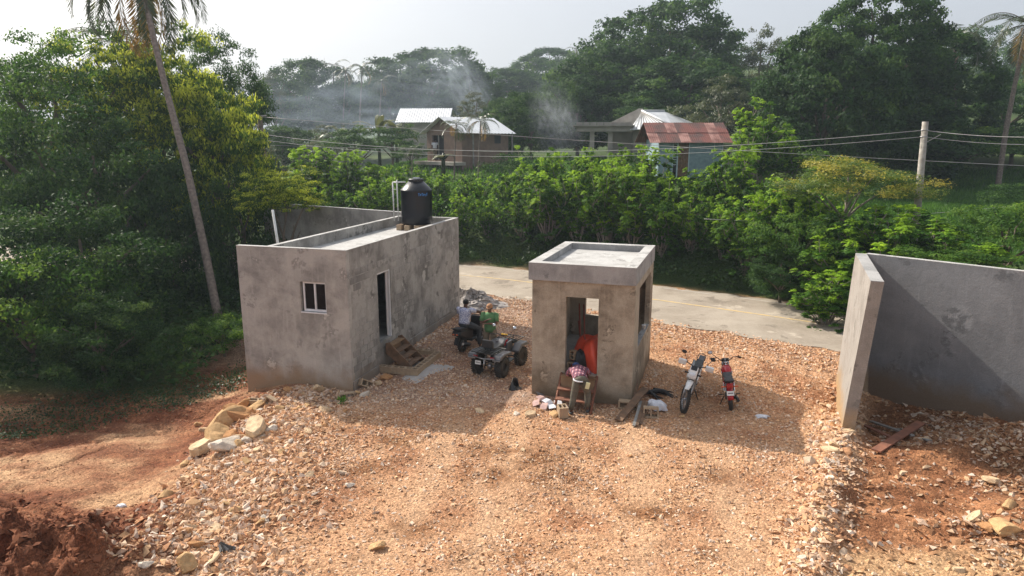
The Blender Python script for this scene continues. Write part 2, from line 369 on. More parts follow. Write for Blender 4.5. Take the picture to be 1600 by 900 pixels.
M['palebark'] = pm('pale_bark', (.33, .29, .24), (.18, .155, .125), 7, .95, .6, 20)
M['palmbark'] = pm('palm_trunk', (.25, .20, .165), (.14, .11, .09), 9, .95, .8, 22)
M['pole'] = pm('weathered_pole', (.42, .39, .34), (.27, .245, .21), 5, .9, .4, 25)
M['wire'] = pm('aluminium_wire', (.45, .44, .42), (.35, .34, .33), 3, .5)
M['zinc'] = pm('zinc_roof_sheet', (.70, .72, .74), (.56, .58, .6), 1.2, .4, metal=.15)
M['ridge'] = pm('ridge_capping', (.78, .79, .8), (.68, .69, .7), 1.2, .4)
M['rust'] = pm('rusty_roof_sheet', (.20, .065, .048), (.10, .05, .042), .9, .7, w=(.4, .55))
M['rust2'] = pm('pink_worn_roof_sheet', (.42, .22, .18), (.17, .06, .045), 1.3, .65, w=(.35, .6))
M['brownwall'] = pm('brown_block_wall', (.24, .165, .125), (.18, .125, .10), 2, .95, .2, 10)
M['housegrey'] = pm('far_grey_render', (.36, .33, .29), (.27, .25, .22), 1.5, .95)
M['bluepaint'] = pm('faded_blue_board', (.27, .37, .41), (.2, .28, .32), 4, .8)
M['bluetrim'] = pm('pale_blue_trim', (.45, .55, .58), (.36, .45, .48), 4, .8)
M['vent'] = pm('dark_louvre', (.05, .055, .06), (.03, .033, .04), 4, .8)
M['cement_dust'] = pm('cement_dust', (.44, .42, .40), (.34, .31, .29), 3, .95, .4, 30)
M['lf_green'] = leafmat('leaf_green', (.020, .064, .010), (.056, .135, .018), (.16, .26, .034), .45, .55, .15)
M['lf_yel'] = leafmat('leaf_yellow_green', (.022, .062, .011), (.056, .125, .018), (.44, .50, .05), .45, .55, .15)
M['lf_dark'] = leafmat('leaf_dark', (.012, .040, .010), (.032, .080, .018), (.085, .15, .03), .38, .55, .12)
M['lf_hedge'] = leafmat('leaf_hedge', (.022, .072, .010), (.070, .175, .017), (.29, .46, .036), .48, .5, .15)
M['lf_orange'] = leafmat('leaf_orange_tinged', (.055, .115, .016), (.15, .22, .028), (.36, .33, .045), .4)
M['lf_far'] = leafmat('leaf_far', (.012, .040, .009), (.034, .085, .018), (.095, .175, .03), .36, .6, .1)
M['lf_brown'] = leafmat('leaf_brown_green', (.035, .052, .018), (.07, .095, .03), (.13, .135, .05), .3)
M['lf_palm'] = leafmat('palm_leaflet', (.03, .05, .018), (.06, .085, .03), (.12, .13, .045), .25, .35)
M['lf_palmdry'] = leafmat('palm_leaflet_dry', (.06, .05, .02), (.16, .11, .03), (.34, .22, .05), .35)
M['lf_grass'] = leafmat('grass_blade', (.03, .085, .012), (.06, .16, .02), (.12, .26, .03), .4)
M['lf_creep'] = leafmat('creeper_leaf', (.014, .038, .008), (.03, .07, .012), (.055, .115, .018), .25)

# ================================================================== SETTING: ground and road
def axis(a, b, step, lo, hi, g=1.09):
    c = list(np.arange(a, b, step)); s = step; x = a; L = []
    while x > lo: s = min(s * g, 14); x -= s; L.append(x)
    s = step; x = c[-1]; Rr = []
    while x < hi: s = min(s * g, 14); x += s; Rr.append(x)
    return np.array(L[::-1] + c + Rr)
gx = axis(-13.5, 13.5, .065, -420, 420); gy = axis(8.2, 23.5, .065, -60, 640)
GX, GY = np.meshgrid(gx, gy); GZ = hgt(GX.ravel(), GY.ravel()); GXr, GYr = GX.ravel(), GY.ravel()
def lerp(a, b, t): return a * (1 - t[:, None]) + b * t[:, None]
def C3(*c): return np.array(c)[None, :]
def track(x, y):
    """compacted wheel tracks running from the front of the yard towards the buildings"""
    u = x - .10 * (y - 9) + .35 * np.sin(.35 * y); t = 0
    for c, w_ in ((-2.3, .42), (-.75, .40), (1.9, .42), (3.5, .42)): t = t + np.exp(-((u - c) / w_) ** 2)
    return np.clip(t * (.9 + 1.1 * fbm(x, y, 3, .9)), 0, 1) * ss(17.5, 14.5, y)
def zone(x, y):
    """soil colour at each place; the pit by the right wall has its shade painted in"""
    n = fbm(x, y, 4, .9); n2 = fbm(x + 31, y + 7, 4, 2.7); n3 = fbm(x, y + 50, 3, .35)
    yard = lerp(C3(.45, .258, .145), C3(.35, .172, .09), ss(-.25, .55, n + .5 * n2))
    yard = lerp(yard, C3(.24, .115, .055), .75 * ss(.28, .6, fbm(x * .8 + 3, y, 4, 1.1)))
    yard = lerp(yard, C3(.50, .36, .25), .6 * ss(.3, .7, fbm(x + 9, y * .5, 3, 1.3)))
    yard = lerp(yard, C3(.50, .32, .195), .6 * track(x, y))
    clay = np.clip(sum(ga(x, y, *q) for q in ((.3, 13.4, .9, .45), (-.6, 12.5, .5, .4), (.9, 12.4, .6, .35), (-1.8, 10.7, .5, .3), (-3.3, 12.9, .6, .25), (2.6, 11.3, .6, .3), (-.2, 9.9, .5, .3), (4.0, 12.6, .5, .3), (-2.6, 14.2, .5, .3), (3.4, 9.9, .4, .25))) * (.9 + 2.0 * n2), 0, 1); yard = lerp(yard, C3(.21, .095, .042), .95 * clay)
    # pinker, greyer and darker tone over the parking area
    gz = ss(15.6, 17.0, y) * ss(3.4, 1.5, x) ; yard = lerp(yard, lerp(C3(.33, .225, .17), C3(.25, .145, .10), ss(-.3, .4, n2)), .8 * gz)
    red = lerp(C3(.24, .098, .048), C3(.155, .055, .027), ss(-.3, .3, n2 + .4 * n))
    pale = lerp(C3(.43, .26, .145), C3(.32, .165, .09), ss(-.2, .4, n2))
    lm = ss(-5.0, -6.6, x + .9 * n) * ss(21.5, 20, y)
    pz = np.clip(ss(.0, .5, fbm(x * .45 + 4, y * 1.3, 4, .8) + .62 * ga(x, y, -8.3, 13.1, 2.4, 1.5) + .45 * ga(x, y, -12.5, 14.2, 2.5, .9) + .35 * ga(x, y, -13.5, 17.2, 2.0, .7) - .14), 0, 1) * ss(10.4, 11.8, y)
    c = lerp(yard, lerp(red, pale, pz), lm)
    c = lerp(c, lerp(C3(.17, .06, .03), C3(.10, .036, .018), ss(-.3, .4, n2 + .3 * n)), np.clip(1.6 * ga(x, y, -8.2, 9.2, 2.9, 1.7) + .6 * n - .15, 0, 1))
    rm = ss(5.15, 5.75, x + .22 * n - .58 * (y - 10.2)) * ss(18.6, 17, y)
    brown = lerp(C3(.33, .155, .075), C3(.20, .085, .04), ss(-.3, .35, n2)); brown = lerp(brown, C3(.15, .07, .035), .8 * ss(.1, .5, ga(x, y, 11.6, 13.5, 2.4, .9) + ga(x, y, 10.6, 11.2, 1.6, 1.0) + ga(x, y, 9.2, 16.6, 2.2, 1.6) + .3 * n))  # dark spoil ridges; the last mound term paints the corner pit's shade into the soil
    brown = lerp(brown, C3(.44, .27, .145), ss(10.6, 9.9, y + n * .4)); c = lerp(c, brown, rm)
    return c
GC = zone(GXr, GYr); gd = road_d(GXr, GYr)
gcol = lerp(C3(.045, .075, .022), C3(.085, .12, .035), ss(-.4, .4, fbm(GXr, GYr, 3, .2)))
far = ss(2.8, 3.6, gd); bush = ss(-9.5, -11.0, GXr + 1.2 * fbm(GXr, GYr, 3, .5)) * ss(17.6, 19.4, GYr)
GC = lerp(GC, gcol, np.clip(far + bush, 0, 1))
GC = lerp(GC, C3(.5, .42, .34), ss(.9, .4, np.hypot((GXr + 27) / 6, (GYr - 80) / 9)))
GC = np.hstack([GC, np.ones((len(GC), 1))])
nx, ny = len(gx), len(gy); I = np.arange(nx * ny).reshape(ny, nx)
GF = np.stack([I[:-1, :-1], I[:-1, 1:], I[1:, 1:], I[1:, :-1]], -1).reshape(-1, 4)
g = link('ground', np_mesh('ground', np.stack([GXr, GYr, GZ], 1), GF, M['ground'], True, [('col', 'POINT', GC)]))
tag(g, 'red and tan dirt ground with gravel yard', kind='structure')

def strip(name, off0, off1, z, mat, z1=None, jag=0.0, t=0.12, only=None, lab=None, wear=None):
    V = []; F = []
    P = [RL[i] * (1 - k / 12) + RL[i + 1] * (k / 12) for i in range(len(RL) - 1) for k in range(12)]
    idx = 0; prev = False
    for i, p in enumerate(P):
        a = P[max(i - 1, 0)]; b = P[min(i + 1, len(P) - 1)]; e = (b - a).normalized(); nn = Vector((-e.y, e.x, 0))
        j0 = jag * float(fbm(np.array([p.x]), np.array([p.y]), 3, 1.2)[0]); j1 = jag * float(fbm(np.array([p.x + 9]), np.array([p.y]), 3, 1.2)[0])
        q0 = p + nn * (off0 + j0); q1 = p + nn * (off1 + j1)
        V += [(q0.x, q0.y, z - t), (q0.x, q0.y, z), (q1.x, q1.y, z), (q1.x, q1.y, z - t)]
    for i in range(len(P) - 1):
        if wear and float(fbm(np.array([P[i].x * 1.0]), np.array([P[i].y]), 3, .8)[0]) > wear: continue
        b = i * 4
        for k in (0, 1, 2): F.append((b + k, b + k + 1, b + 5 + k, b + 4 + k))
    me = bpy.data.meshes.new(name); me.from_pydata(V, [], F); me.materials.append(mat); me.update()
    return tag(link(name, me), lab, kind='structure')
strip('road', -3.1, 3.1, 0.06, M['road'], jag=.35, t=.2, lab='pale concrete road behind the buildings')
strip('centre_line', -.06 + .25, .06 + .25, 0.066, M['yellow'], t=.004, lab='worn yellow centre line on the road')
strip('edge_line', 2.62, 2.70, 0.066, M['white_line'], t=.004, wear=.25, lab='faint pale edge line on the road')

# ================================================================== FOLIAGE builders
def nrm(v): return v / (np.linalg.norm(v, axis=-1, keepdims=True) + 1e-9)
def leaf_arrays(P, N, D, size, aspect, tint, fold=0.0):
    """kite leaf per point: P base, N face normal, D pointing direction"""
    D = nrm(D); Sd = nrm(np.cross(D, N)); size = size[:, None]
    a = P - D * size * .5; b = P + Sd * size * aspect * .5 - D * size * .05; c = P + D * size * .5; d = P - Sd * size * aspect * .5 - D * size * .05
    if fold: n2 = nrm(N); c = c - n2 * size * fold; 
    V = np.stack([a, b, c, d], 1).reshape(-1, 3); return V, np.repeat(tint, 4)
def leaf_mesh(name, V, T, mat):
    F = np.arange(len(V)).reshape(-1, 4)
    return np_mesh(name, V, F, mat, False, [('tint', 'POINT', T)])
def rdir(r, n): return nrm(r.normal(size=(n, 3)))
def blob_crown(seed, nclump=70, per=260, R3=(1, 1, 1), cr=(.2, .36), leaf=.07, aspect=.5, shell=.72, droop=.45, gaps=0.0, flat=.75, lump=.22, lowcut=-.55, skirt=True, tintc=.28, tintl=.22, tip=.25):
    """crown of radius ~1 made of leafy clumps on an uneven envelope"""
    r = np.random.default_rng(seed); c = []
    while len(c) < nclump:
        d = rdir(r, 1)[0]
        if d[2] < lowcut: continue
        lum = 1 + lump * math.sin(3.1 * d[0] + seed) * math.cos(2.7 * d[1] + 2 * seed) + .5 * lump * math.sin(7 * d[2] + 5 * d[0] + seed)
        rad = (r.uniform(shell, 1.0) if r.random() < .8 else r.uniform(.3, shell)) * lum
        c.append(d * rad)
    c = np.array(c) * np.array(R3)[None]
    Vs = []; Ts = []
    for k in range(nclump):
        q = r.uniform(*cr); n = int(per * (q / cr[1]) ** 2 * r.uniform(.7, 1.1)) + 8
        d = rdir(r, n); d[:, 2] = np.where(d[:, 2] < -.35, -d[:, 2], d[:, 2])
        rr = q * (r.random(n) ** .45); f = np.array([1, 1, flat])
        bump = 1 + .25 * np.sin(d[:, 0] * 6 + k) * np.sin(d[:, 1] * 5 + 2 * k)
        P = c[k] + d * (rr * bump)[:, None] * f
        out = nrm(d + .35 * nrm(c[k:k + 1]) + r.normal(size=(n, 3)) * .3 + np.array([0, 0, .35]))
        D = nrm(np.cross(out, rdir(r, n)) + np.array([0, 0, -droop]))
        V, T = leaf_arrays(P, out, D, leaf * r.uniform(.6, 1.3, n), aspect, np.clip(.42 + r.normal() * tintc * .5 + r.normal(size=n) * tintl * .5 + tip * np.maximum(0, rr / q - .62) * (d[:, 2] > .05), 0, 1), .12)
        Vs.append(V); Ts.append(T)
    return np.concatenate(Vs), np.concatenate(Ts)
def plume_tree(seed, nb=15, h=1.0, spread=.42, leaf=.025, arch=.12):
    """ascending branches carrying tufts of feathery compound leaves; returns leaf arrays and branch paths; height ~1"""
    r = np.random.default_rng(seed); Vs = []; Ts = []; paths = []
    def tuft(c, ax, q, t0, nf=9, nl=19):
        az = r.uniform(0, 2 * np.pi, nf); el = r.uniform(-.25, 1.1, nf)
        d = np.stack([np.cos(az) * np.cos(el), np.sin(az) * np.cos(el), np.sin(el)], 1) * .8 + ax * .85; d = nrm(d)
        u = np.linspace(.15, 1, nl)
        B = c + d[:, None, :] * (q * u)[None, :, None]; B[:, :, 2] -= (q * .42 * u ** 2)[None, :]
        tng = nrm(d[:, None, :] + np.array([0, 0, -1.1])[None, None] * u[None, :, None]); sd = nrm(np.cross(tng, np.array([0, 0, 1.0]) + .01))
        sg = np.where(np.arange(nl) % 2 == 0, 1, -1)[None, :, None]; D = nrm(tng * .5 + sd * sg + np.array([0, 0, -.25]))
        N = nrm(np.cross(sd, tng)); N = N * np.sign(N[..., 2:3] + 1e-6) + .3 * r.normal(size=N.shape)
        P = (B + D * leaf * .5).reshape(-1, 3); n = len(P)
        V, T = leaf_arrays(P, nrm(N.reshape(-1, 3)), D.reshape(-1, 3), leaf * r.uniform(.7, 1.25, n), .5, np.clip(t0 + r.normal(size=n) * .08, 0, 1), .1)
        Vs.append(V); Ts.append(T)
    for i in range(nb):
        a = 2 * math.pi * (i + r.random() * .7) / nb; s = spread * (r.random() ** .6); H = h * r.uniform(.6, .94) * (1 - .3 * (s / spread) ** 2)
        b0 = np.array([math.cos(a) * .03, math.sin(a) * .03, .04]); pts = []
        for k in range(7):
            t = k / 6; pts.append(b0 + np.array([math.cos(a) * s * t ** .8, math.sin(a) * s * t ** .8, H * t ** (.85 + arch * t)]) + r.normal(size=3) * .008 * k)
        paths.append(pts); bt = .42 + r.normal() * .13
        for u in (.42, .55, .68, .8, .9, .98):
            k = min(int(u * 6), 5); c = pts[k] + (pts[k + 1] - pts[k]) * (u * 6 - k); ax = nrm(pts[k + 1] - pts[k])
            tuft(c, ax, .15 * r.uniform(.8, 1.15) * (1.15 - .45 * u), bt + .35 * (u > .85))
        for q in range(4):
            j = r.integers(1, 6); d = nrm(np.array([math.cos(a + r.normal() * 1.2), math.sin(a + r.normal() * 1.2), .8]))
            L = h * r.uniform(.10, .24); sp = [pts[j] + d * L * t + np.array([0, 0, .03 * t * t]) for t in (0, .35, .7, 1)]
            paths.append(sp); tuft(sp[2], d, .10, bt - .05); tuft(sp[3], d, .085, bt + (.35 if r.random() < .5 else 0))
    for q in range(26):
        a = r.uniform(0, 6.28); rr = spread * r.random() ** .5; tuft(np.array([math.cos(a) * rr, math.sin(a) * rr, r.uniform(.05, .4)]), np.array([0, 0, 1.]), .10, .3)
    return np.concatenate(Vs), np.concatenate(Ts), paths
def wood_mesh(name, paths, r0, r1, mat, n=5):
    mb = MB()
    for i, p in enumerate(paths):
        k = len(p); w = 1.0 if i == 0 or len(p) > 5 else .5
        mb.tube([Vector(q) for q in p], [w * (r0 * (1 - j / (k - 1)) + r1 * j / (k - 1)) for j in range(k)], n, cap=False)
    return mb.mesh(name, mat)
def limbs(seed, nl=6, h0=.0, top=.72, spread=.6, r=None):
    rr = random.Random(seed); paths = [[(0, 0, -.15), (.01, .0, .15), (.03 * rr.uniform(-1, 1), .03 * rr.uniform(-1, 1), .35), (.06 * rr.uniform(-1, 1), .06 * rr.uniform(-1, 1), .55), (.05, 0, .75), (.04, .02, .9)]]
    for i in range(nl):
        a = 2 * math.pi * (i + rr.random() * .6) / nl; z0 = rr.uniform(.22, .5); s = spread * rr.uniform(.6, 1); z1 = min(.95, z0 + rr.uniform(.25, .5))
        paths.append([(0, 0, z0), (math.cos(a) * s * .35, math.sin(a) * s * .35, z0 + (z1 - z0) * .45), (math.cos(a + .2) * s * .7, math.sin(a + .2) * s * .7, z0 + (z1 - z0) * .75), (math.cos(a + .1) * s, math.sin(a + .1) * s, z1)])
    return paths
# shared prototypes (meshes only), unit sized
CR = {}
def crown_proto(key, mat, **k):
    V, T = blob_crown(**k); CR[key] = leaf_mesh('crown', V, T, mat)
crown_proto('big_a', M['lf_far'], lump=.1, flat=.9, seed=1, nclump=330, per=200, cr=(.11, .2), leaf=.052, aspect=.62, shell=0.9, lowcut=-.9)
crown_proto('big_b', M['lf_far'], lump=.1, flat=.9, seed=2, nclump=330, per=200, cr=(.11, .2), leaf=.052, aspect=.62, shell=0.86, lowcut=-.9, R3=(1.05, 1, .92))
crown_proto('big_c', M['lf_dark'], lump=.12, flat=.9, seed=3, nclump=330, per=200, cr=(.11, .2), leaf=.052, aspect=.62, shell=0.88, lowcut=-.9)
crown_proto('airy', M['lf_brown'], seed=4, nclump=95, per=190, cr=(.09, .2), leaf=.045, aspect=.5, shell=.55, lowcut=-.6)
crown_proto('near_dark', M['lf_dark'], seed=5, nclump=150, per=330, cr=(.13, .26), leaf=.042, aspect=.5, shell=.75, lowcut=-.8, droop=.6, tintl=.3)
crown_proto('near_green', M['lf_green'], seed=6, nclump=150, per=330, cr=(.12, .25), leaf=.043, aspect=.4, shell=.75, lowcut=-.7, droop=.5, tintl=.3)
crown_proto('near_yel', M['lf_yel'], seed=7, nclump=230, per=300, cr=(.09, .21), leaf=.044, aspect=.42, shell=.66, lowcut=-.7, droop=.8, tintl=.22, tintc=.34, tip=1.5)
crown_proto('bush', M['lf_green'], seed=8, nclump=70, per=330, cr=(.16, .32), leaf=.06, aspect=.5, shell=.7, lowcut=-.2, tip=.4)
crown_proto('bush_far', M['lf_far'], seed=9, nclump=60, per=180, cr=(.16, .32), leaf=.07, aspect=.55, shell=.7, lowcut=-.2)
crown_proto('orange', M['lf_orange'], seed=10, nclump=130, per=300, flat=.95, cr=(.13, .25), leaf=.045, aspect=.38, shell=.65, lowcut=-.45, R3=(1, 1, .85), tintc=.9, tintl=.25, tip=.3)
LIMB = [wood_mesh('trunk', limbs(20 + i), .05, .012, M['bark']) for i in range(3)]
LIMBP = wood_mesh('trunk', limbs(29, 8), .035, .009, M['palebark'])
PT = []
for i in range(6):
    V, T, pa = plume_tree(40 + i, nb=15 + i % 3, spread=.40 + .05 * (i % 3))
    PT.append((leaf_mesh('crown', V, T, M['lf_hedge']), wood_mesh('trunk', pa, .012, .003, M['palebark'])))

def tree(name, x, y, top, width, crown, label, bottom=None, depth=None, rot=0, group=None, trunk=None, cat='tree', tw=None):
    """tree standing on the ground at x,y; crown reaches z=top, is width wide, hangs down to z=bottom"""
    z0 = H1(x, y) - .1; bottom = z0 + .25 * (top - z0) if bottom is None else bottom
    t = empty(name, (x, y, z0), rot, label, cat, group)
    hz = (top - bottom) / 2; c = link('crown', CR[crown], t, (0, 0, (top + bottom) / 2 - z0), None, (width / 2, (depth or width) / 2, hz))
    tr = link('trunk', trunk or LIMB[int(abs(x * 7)) % 3], t, (0, 0, 0), None, ((tw or width) * .5, (tw or width) * .5, (top - z0) * .92))
    return t
def px_tree(cx, ptop, pw, Y, crown, label, pbot=None, name='leafy_tree', **k):
    a = pix(cx, ptop, Y); w = pw / FPX * Y * 1.0
    bt = None
    if pbot: bt = pix(cx, pbot, Y).z
    return tree(name, a.x, Y, a.z, w, crown, label, bottom=bt, **k)

# ================================================================== BUILDINGS in front
def P3(o, x, y, z): return o.matrix_basis @ Vector((x, y, z))
HO = (-4.27, 17.36); HY = -.28; BO = (3.0, 16.27); BY = -.313
house = empty('block_house', (*HO, 0), HY, 'small unfinished grey block house with flat roof, white window and open doorway', 'house')
BOT = -.9
w = MB(); X0, X1, Z0, Z1 = -1.42, -.66, 2.10, 2.92
w.b2((-3.31, 0, BOT), (X0, .15, 3.8)); w.b2((X1, 0, BOT), (0, .15, 3.8)); w.b2((X0, 0, BOT), (X1, .15, Z0)); w.b2((X0, 0, Z1), (X1, .15, 3.8))
w.build('front_wall', M['plaster'], house)
w = MB(); DY0, DY1, DZ0, DZ1 = 1.66, 2.5, .86, 2.9
w.b2((-.15, .15, BOT), (-.004, DY0, 3.8)); w.b2((-.15, DY1, BOT), (-.004, 8.27, 3.8)); w.b2((-.15, DY0, BOT), (-.004, DY1, DZ0)); w.b2((-.15, DY0, DZ1), (-.004, DY1, 3.8))
w.build('side_wall', M['blockwall'], house)
MB().b2((-2.45, .15, BOT), (-2.3, 8.27, 3.8)).build('rear_side_wall', M['blockwall'], house)
MB().b2((-2.3, 8.12, BOT), (-.15, 8.27, 3.8)).build('back_wall', M['blockwall'], house)
MB().b2((-2.3, .15, 3.3), (-.15, 8.12, 3.5)).build('roof', M['rooftop'], house)
MB().b2((-2.3, .15, .6), (-.15, 8.12, .84)).build('floor', M['slab'], house)
cap = MB(); cap.b2((-3.312, -.003, 3.8), (.002, .152, 3.812)); cap.b2((-.152, .153, 3.8), (.0, 8.272, 3.812)); cap.b2((-2.452, .153, 3.8), (-2.298, 8.272, 3.812)); cap.b2((-2.297, 8.118, 3.8), (-.153, 8.272, 3.812)); cap.build('parapet_top', M['rooftop'], house)
MB().b2((0, .02, BOT), (.045, 1.5, .26)).b2((0, 2.75, BOT), (.045, 8.27, .42)).build('plinth', M['blockwall'], house, .01)
# thin render lets single blocks read: each course block stands a few mm proud
bme = MB().box((0, 0, 0), (.012, .378, .178)).mesh('concrete_block', M['courseblock'])
br = random.Random(5)
for j in range(14):
    for i in range(20):
        y = .30 + i * .4 + (.2 if j % 2 else 0); z = .56 + j * .2
        if y > 8.05 or (DY0 - .24 < y < DY1 + .24 and z < DZ1 + .12): continue
        v = float(fbm(np.array([y * .9]), np.array([z * 1.4 + 3]), 3, .8)[0])
        if v > -.06: continue
        link('concrete_block', bme, house, (-.004 + br.uniform(0, .004), y, z), (br.uniform(-.004, .004), 0, br.uniform(-.004, .004)))
f = MB(); a, b, c, d = X0 + .06, X1, Z0 + .01, Z1 - .01
f.b2((a, .05, c), (a + .045, .11, d)); f.b2((b - .04, .05, c), (b - .002, .11, d)); f.b2((a + .045, .05, d - .04), (b - .04, .11, d)); f.b2((a + .045, .05, c), (b - .04, .11, c + .06)); f.b2(((a + b) / 2 - .02, .045, c + .06), ((a + b) / 2 + .025, .105, d - .04))
win = f.build('window', M['alu'], house, .003)
MB().b2((a + .046, .075, c + .061), ((a + b) / 2 - .021, .081, d - .041)).build('pane', M['glass'], win)
MB().b2(((a + b) / 2 + .026, .085, c + .061), (b - .041, .091, d - .041)).build('pane', M['glass'], win)
MB().b2((X0 - .01, -.012, Z0 - .03), (X1 + .01, .04, Z0)).build('sill', M['alu'], win)
fr = MB(); fr.b2((-.13, DY1 - .05, DZ0), (-.03, DY1, DZ1)); fr.b2((-.13, DY0, DZ1 - .05), (-.03, DY1 - .05, DZ1)); fr.b2((-.13, DY0, DZ0), (-.03, DY0 + .04, DZ1 - .05))
dfm = fr.build('door_frame', M['alu'], house)
dl = MB().b2((0, -.02, 0), (.74, .02, 1.98)).build('door', M['whitedoor'], house, .004, (-.12, DY1 - .07, DZ0 + .02), (0, 0, R(118)))
for (z0, z1) in ((.15, .9), (1.05, 1.85)): MB().b2((.1, .021, z0), (.64, .03, z1)).build('door_panel', M['whitedoor'], dl)
MB().cyl((.68, -.02, 1.0), (.68, -.08, 1.0), .022, n=8).build('handle', M['steel'], dl)

booth = empty('guard_booth', (*BO, 0), BY, 'small brown grey guard booth with flat slab roof and open doorway', 'guard booth')
w = MB(); X0, X1, Z0, Z1 = -1.74, -.9, .66, 2.7; L, T = -2.63, .08
w.b2((L, T, -.5), (X0, T + .15, 3.1)); w.b2((X1, T, -.5), (0, T + .15, 3.1)); w.b2((X0, T, -.5), (X1, T + .15, Z0)); w.b2((X0, T, Z1), (X1, T + .15, 3.1))
w.build('front_wall', M['booth'], booth)
Y0, Y1, A0, A1 = .95, 3.42, 1.27, 2.86
w = MB(); w.b2((-.15, T + .15, -.5), (-.003, Y0, 3.1)); w.b2((-.15, Y1, -.5), (-.003, 3.95, 3.1)); w.b2((-.15, Y0, -.5), (-.003, Y1, A0)); w.b2((-.15, Y0, A1), (-.003, Y1, 3.1)); w.build('window_wall', M['booth'], booth)
w = MB(); w.b2((L, T + .15, -.5), (L + .15, 3.8, 3.1)); w.build('side_wall', M['booth'], booth)
w = MB(); w.b2((L, 3.8, -.5), (-2.0, 3.95, 3.1)); w.b2((-.95, 3.8, -.5), (-.15, 3.95, 3.1)); w.b2((-2.0, 3.8, -.5), (-.95, 3.95, 1.31)); w.b2((-2.0, 3.8, 2.5), (-.95, 3.95, 3.1)); w.build('back_wall', M['booth'], booth)
MB().b2((L + .15, T + .15, .4), (-.15, 3.8, .655)).build('floor', M['slab'], booth)
q = MB(); x0, x1, y0, y1, t = -2.71, .02, 0, 3.98, .27
q.b2((x0, y0, 3.1), (x1, y1, 3.36)); q.b2((x0, y0, 3.36), (x1, y0 + t, 3.54)); q.b2((x0, y1 - t, 3.36), (x1, y1, 3.54)); q.b2((x0, y0 + t, 3.36), (x0 + t, y1 - t, 3.54)); q.b2((x1 - t, y0 + t, 3.36), (x1, y1 - t, 3.54))
q.build('roof', M['slab'], booth)
q = MB(); e = .002; q.b2((x0 + t + e, y0 + t + e, 3.36), (x1 - t - e, y1 - t - e, 3.368)); q.b2((x0 - e, y0 - e, 3.54), (x1 + e, y0 + t, 3.548)); q.b2((x0 - e, y1 - t, 3.54), (x1 + e, y1 + e, 3.548)); q.b2((x0 - e, y0 + t + e, 3.54), (x0 + t, y1 - t - e, 3.548)); q.b2((x1 - t, y0 + t + e, 3.54), (x1 + e, y1 - t - e, 3.548))
q.build('roof_top', M['rooftop'], booth)

# street walls
def wall_obj(name, p0, p1, th, zb, zt, mat, label):
    p0 = Vector(p0); p1 = Vector(p1); L = (p1 - p0).length; a = math.atan2(p1.y - p0.y, p1.x - p0.x)
    t = empty(name, (p0.x, p0.y, 0), a, label, 'wall'); MB().b2((0, 0, zb), (L, th, zt - .012)).build('wall_panel', mat, t); MB().b2((-.003, -.003, zt - .012), (L + .003, th + .003, zt)).build('wall_top', M['rooftop'], t); return t
wl_ = wall_obj('street_wall', (-11.05, 30.4), (-4.2, 25.95), .15, -1, 3.95, M['plaster'], 'long grey rendered wall running left behind the block house')
MB().cyl((-.2, .07, 3.72), (.03, .07, 3.70), .012, n=6).build('steel_bar', M['steel'], wl_)
cx, cy, ly = 9.35, 18.38, -.385
sw = empty('street_wall', (cx, cy, 0), 0, 'tall grey rendered wall at the right with a short return leg', 'wall')
ex = Vector((math.cos(-.835), math.sin(-.835), 0)); nn = Vector((ex.y, -ex.x, 0)) * -1; nn = Vector((-ex.y, ex.x, 0))
def quad_prism(poly_b, poly_t): 
    n = len(poly_b); return MB().add(list(poly_b) + list(poly_t), [tuple(range(n))[::-1], tuple(range(n, 2 * n))] + [(i, (i + 1) % n, (i + 1) % n + n, i + n) for i in range(n)])
Lw = 9.0; a0 = Vector((.24, -.08, 0)); zt = 3.58
pb = [a0, a0 + ex * Lw, a0 + ex * Lw + nn * .18, a0 + nn * .18]
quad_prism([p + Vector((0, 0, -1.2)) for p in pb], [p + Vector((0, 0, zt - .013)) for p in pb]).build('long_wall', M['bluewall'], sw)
quad_prism([p + Vector((0, 0, zt - .013)) for p in pb], [p + Vector((0, 0, zt - .001)) for p in pb]).build('wall_top', M['rooftop'], sw)
ld = Vector((math.sin(ly), -math.cos(ly), 0)); lr = Vector((math.cos(ly), math.sin(ly), 0)); LL = 4.14
def legpoly(z, dx0, dx1, d0=0): return [Vector((0, 0, z)) + lr * dx0, ld * (LL + d0) + lr * dx1 + Vector((0, 0, z)), ld * (LL + d0) + lr * (dx1 + .26) + Vector((0, 0, z)), lr * (.27 + dx0) + Vector((0, 0, z))]
quad_prism(legpoly(-1.2, -.20, -.36, .05), legpoly(zt - .012, 0, 0)).build('return_leg', M['legwall'], sw)
quad_prism(legpoly(zt - .012, -.002, -.002, .003), legpoly(zt, -.002, -.002, .003)).build('leg_top', M['slab'], sw)

# ------------------------------------------------------------------ blocks, tank, pipes
def hollow_block():
    m = MB(); m.b2((-.2, -.095, 0), (.2, -.065, .19)); m.b2((-.2, .065, 0), (.2, .095, .19))
    for x in (-.2, -.018, .165): m.b2((x, -.065, 0), (x + .035, .065, .19))
    return m.mesh('hollow_block', M['block'])
HB = hollow_block()
def block(loc, rot, label, group=None, name='hollow_block', sc=(1, 1, 1), parent=None):
    o = link(name, HB, parent, loc, rot, sc)
    if parent is None: tag(o, label, 'concrete block', group)
    return o
tl = (-1.1, 7.0)
for i, (dx, dy, w_) in enumerate([(-.46, -.36, 'front left corner'), (-.13, -.42, 'front middle'), (.25, -.42, 'front right corner'), (.42, -.02, 'right middle'), (-.4, .2, 'left middle'), (.1, .3, 'back middle')]):
    block(P3(house, tl[0] + dx, tl[1] + dy, 3.5), (0, 0, HY + R(90)), 'concrete block under the %s of the black water tank' % w_, 'blocks under the water tank')
tank = empty('water_tank', P3(house, *tl, 3.69), HY, 'black plastic water tank with conical top on the flat roof', 'water tank')
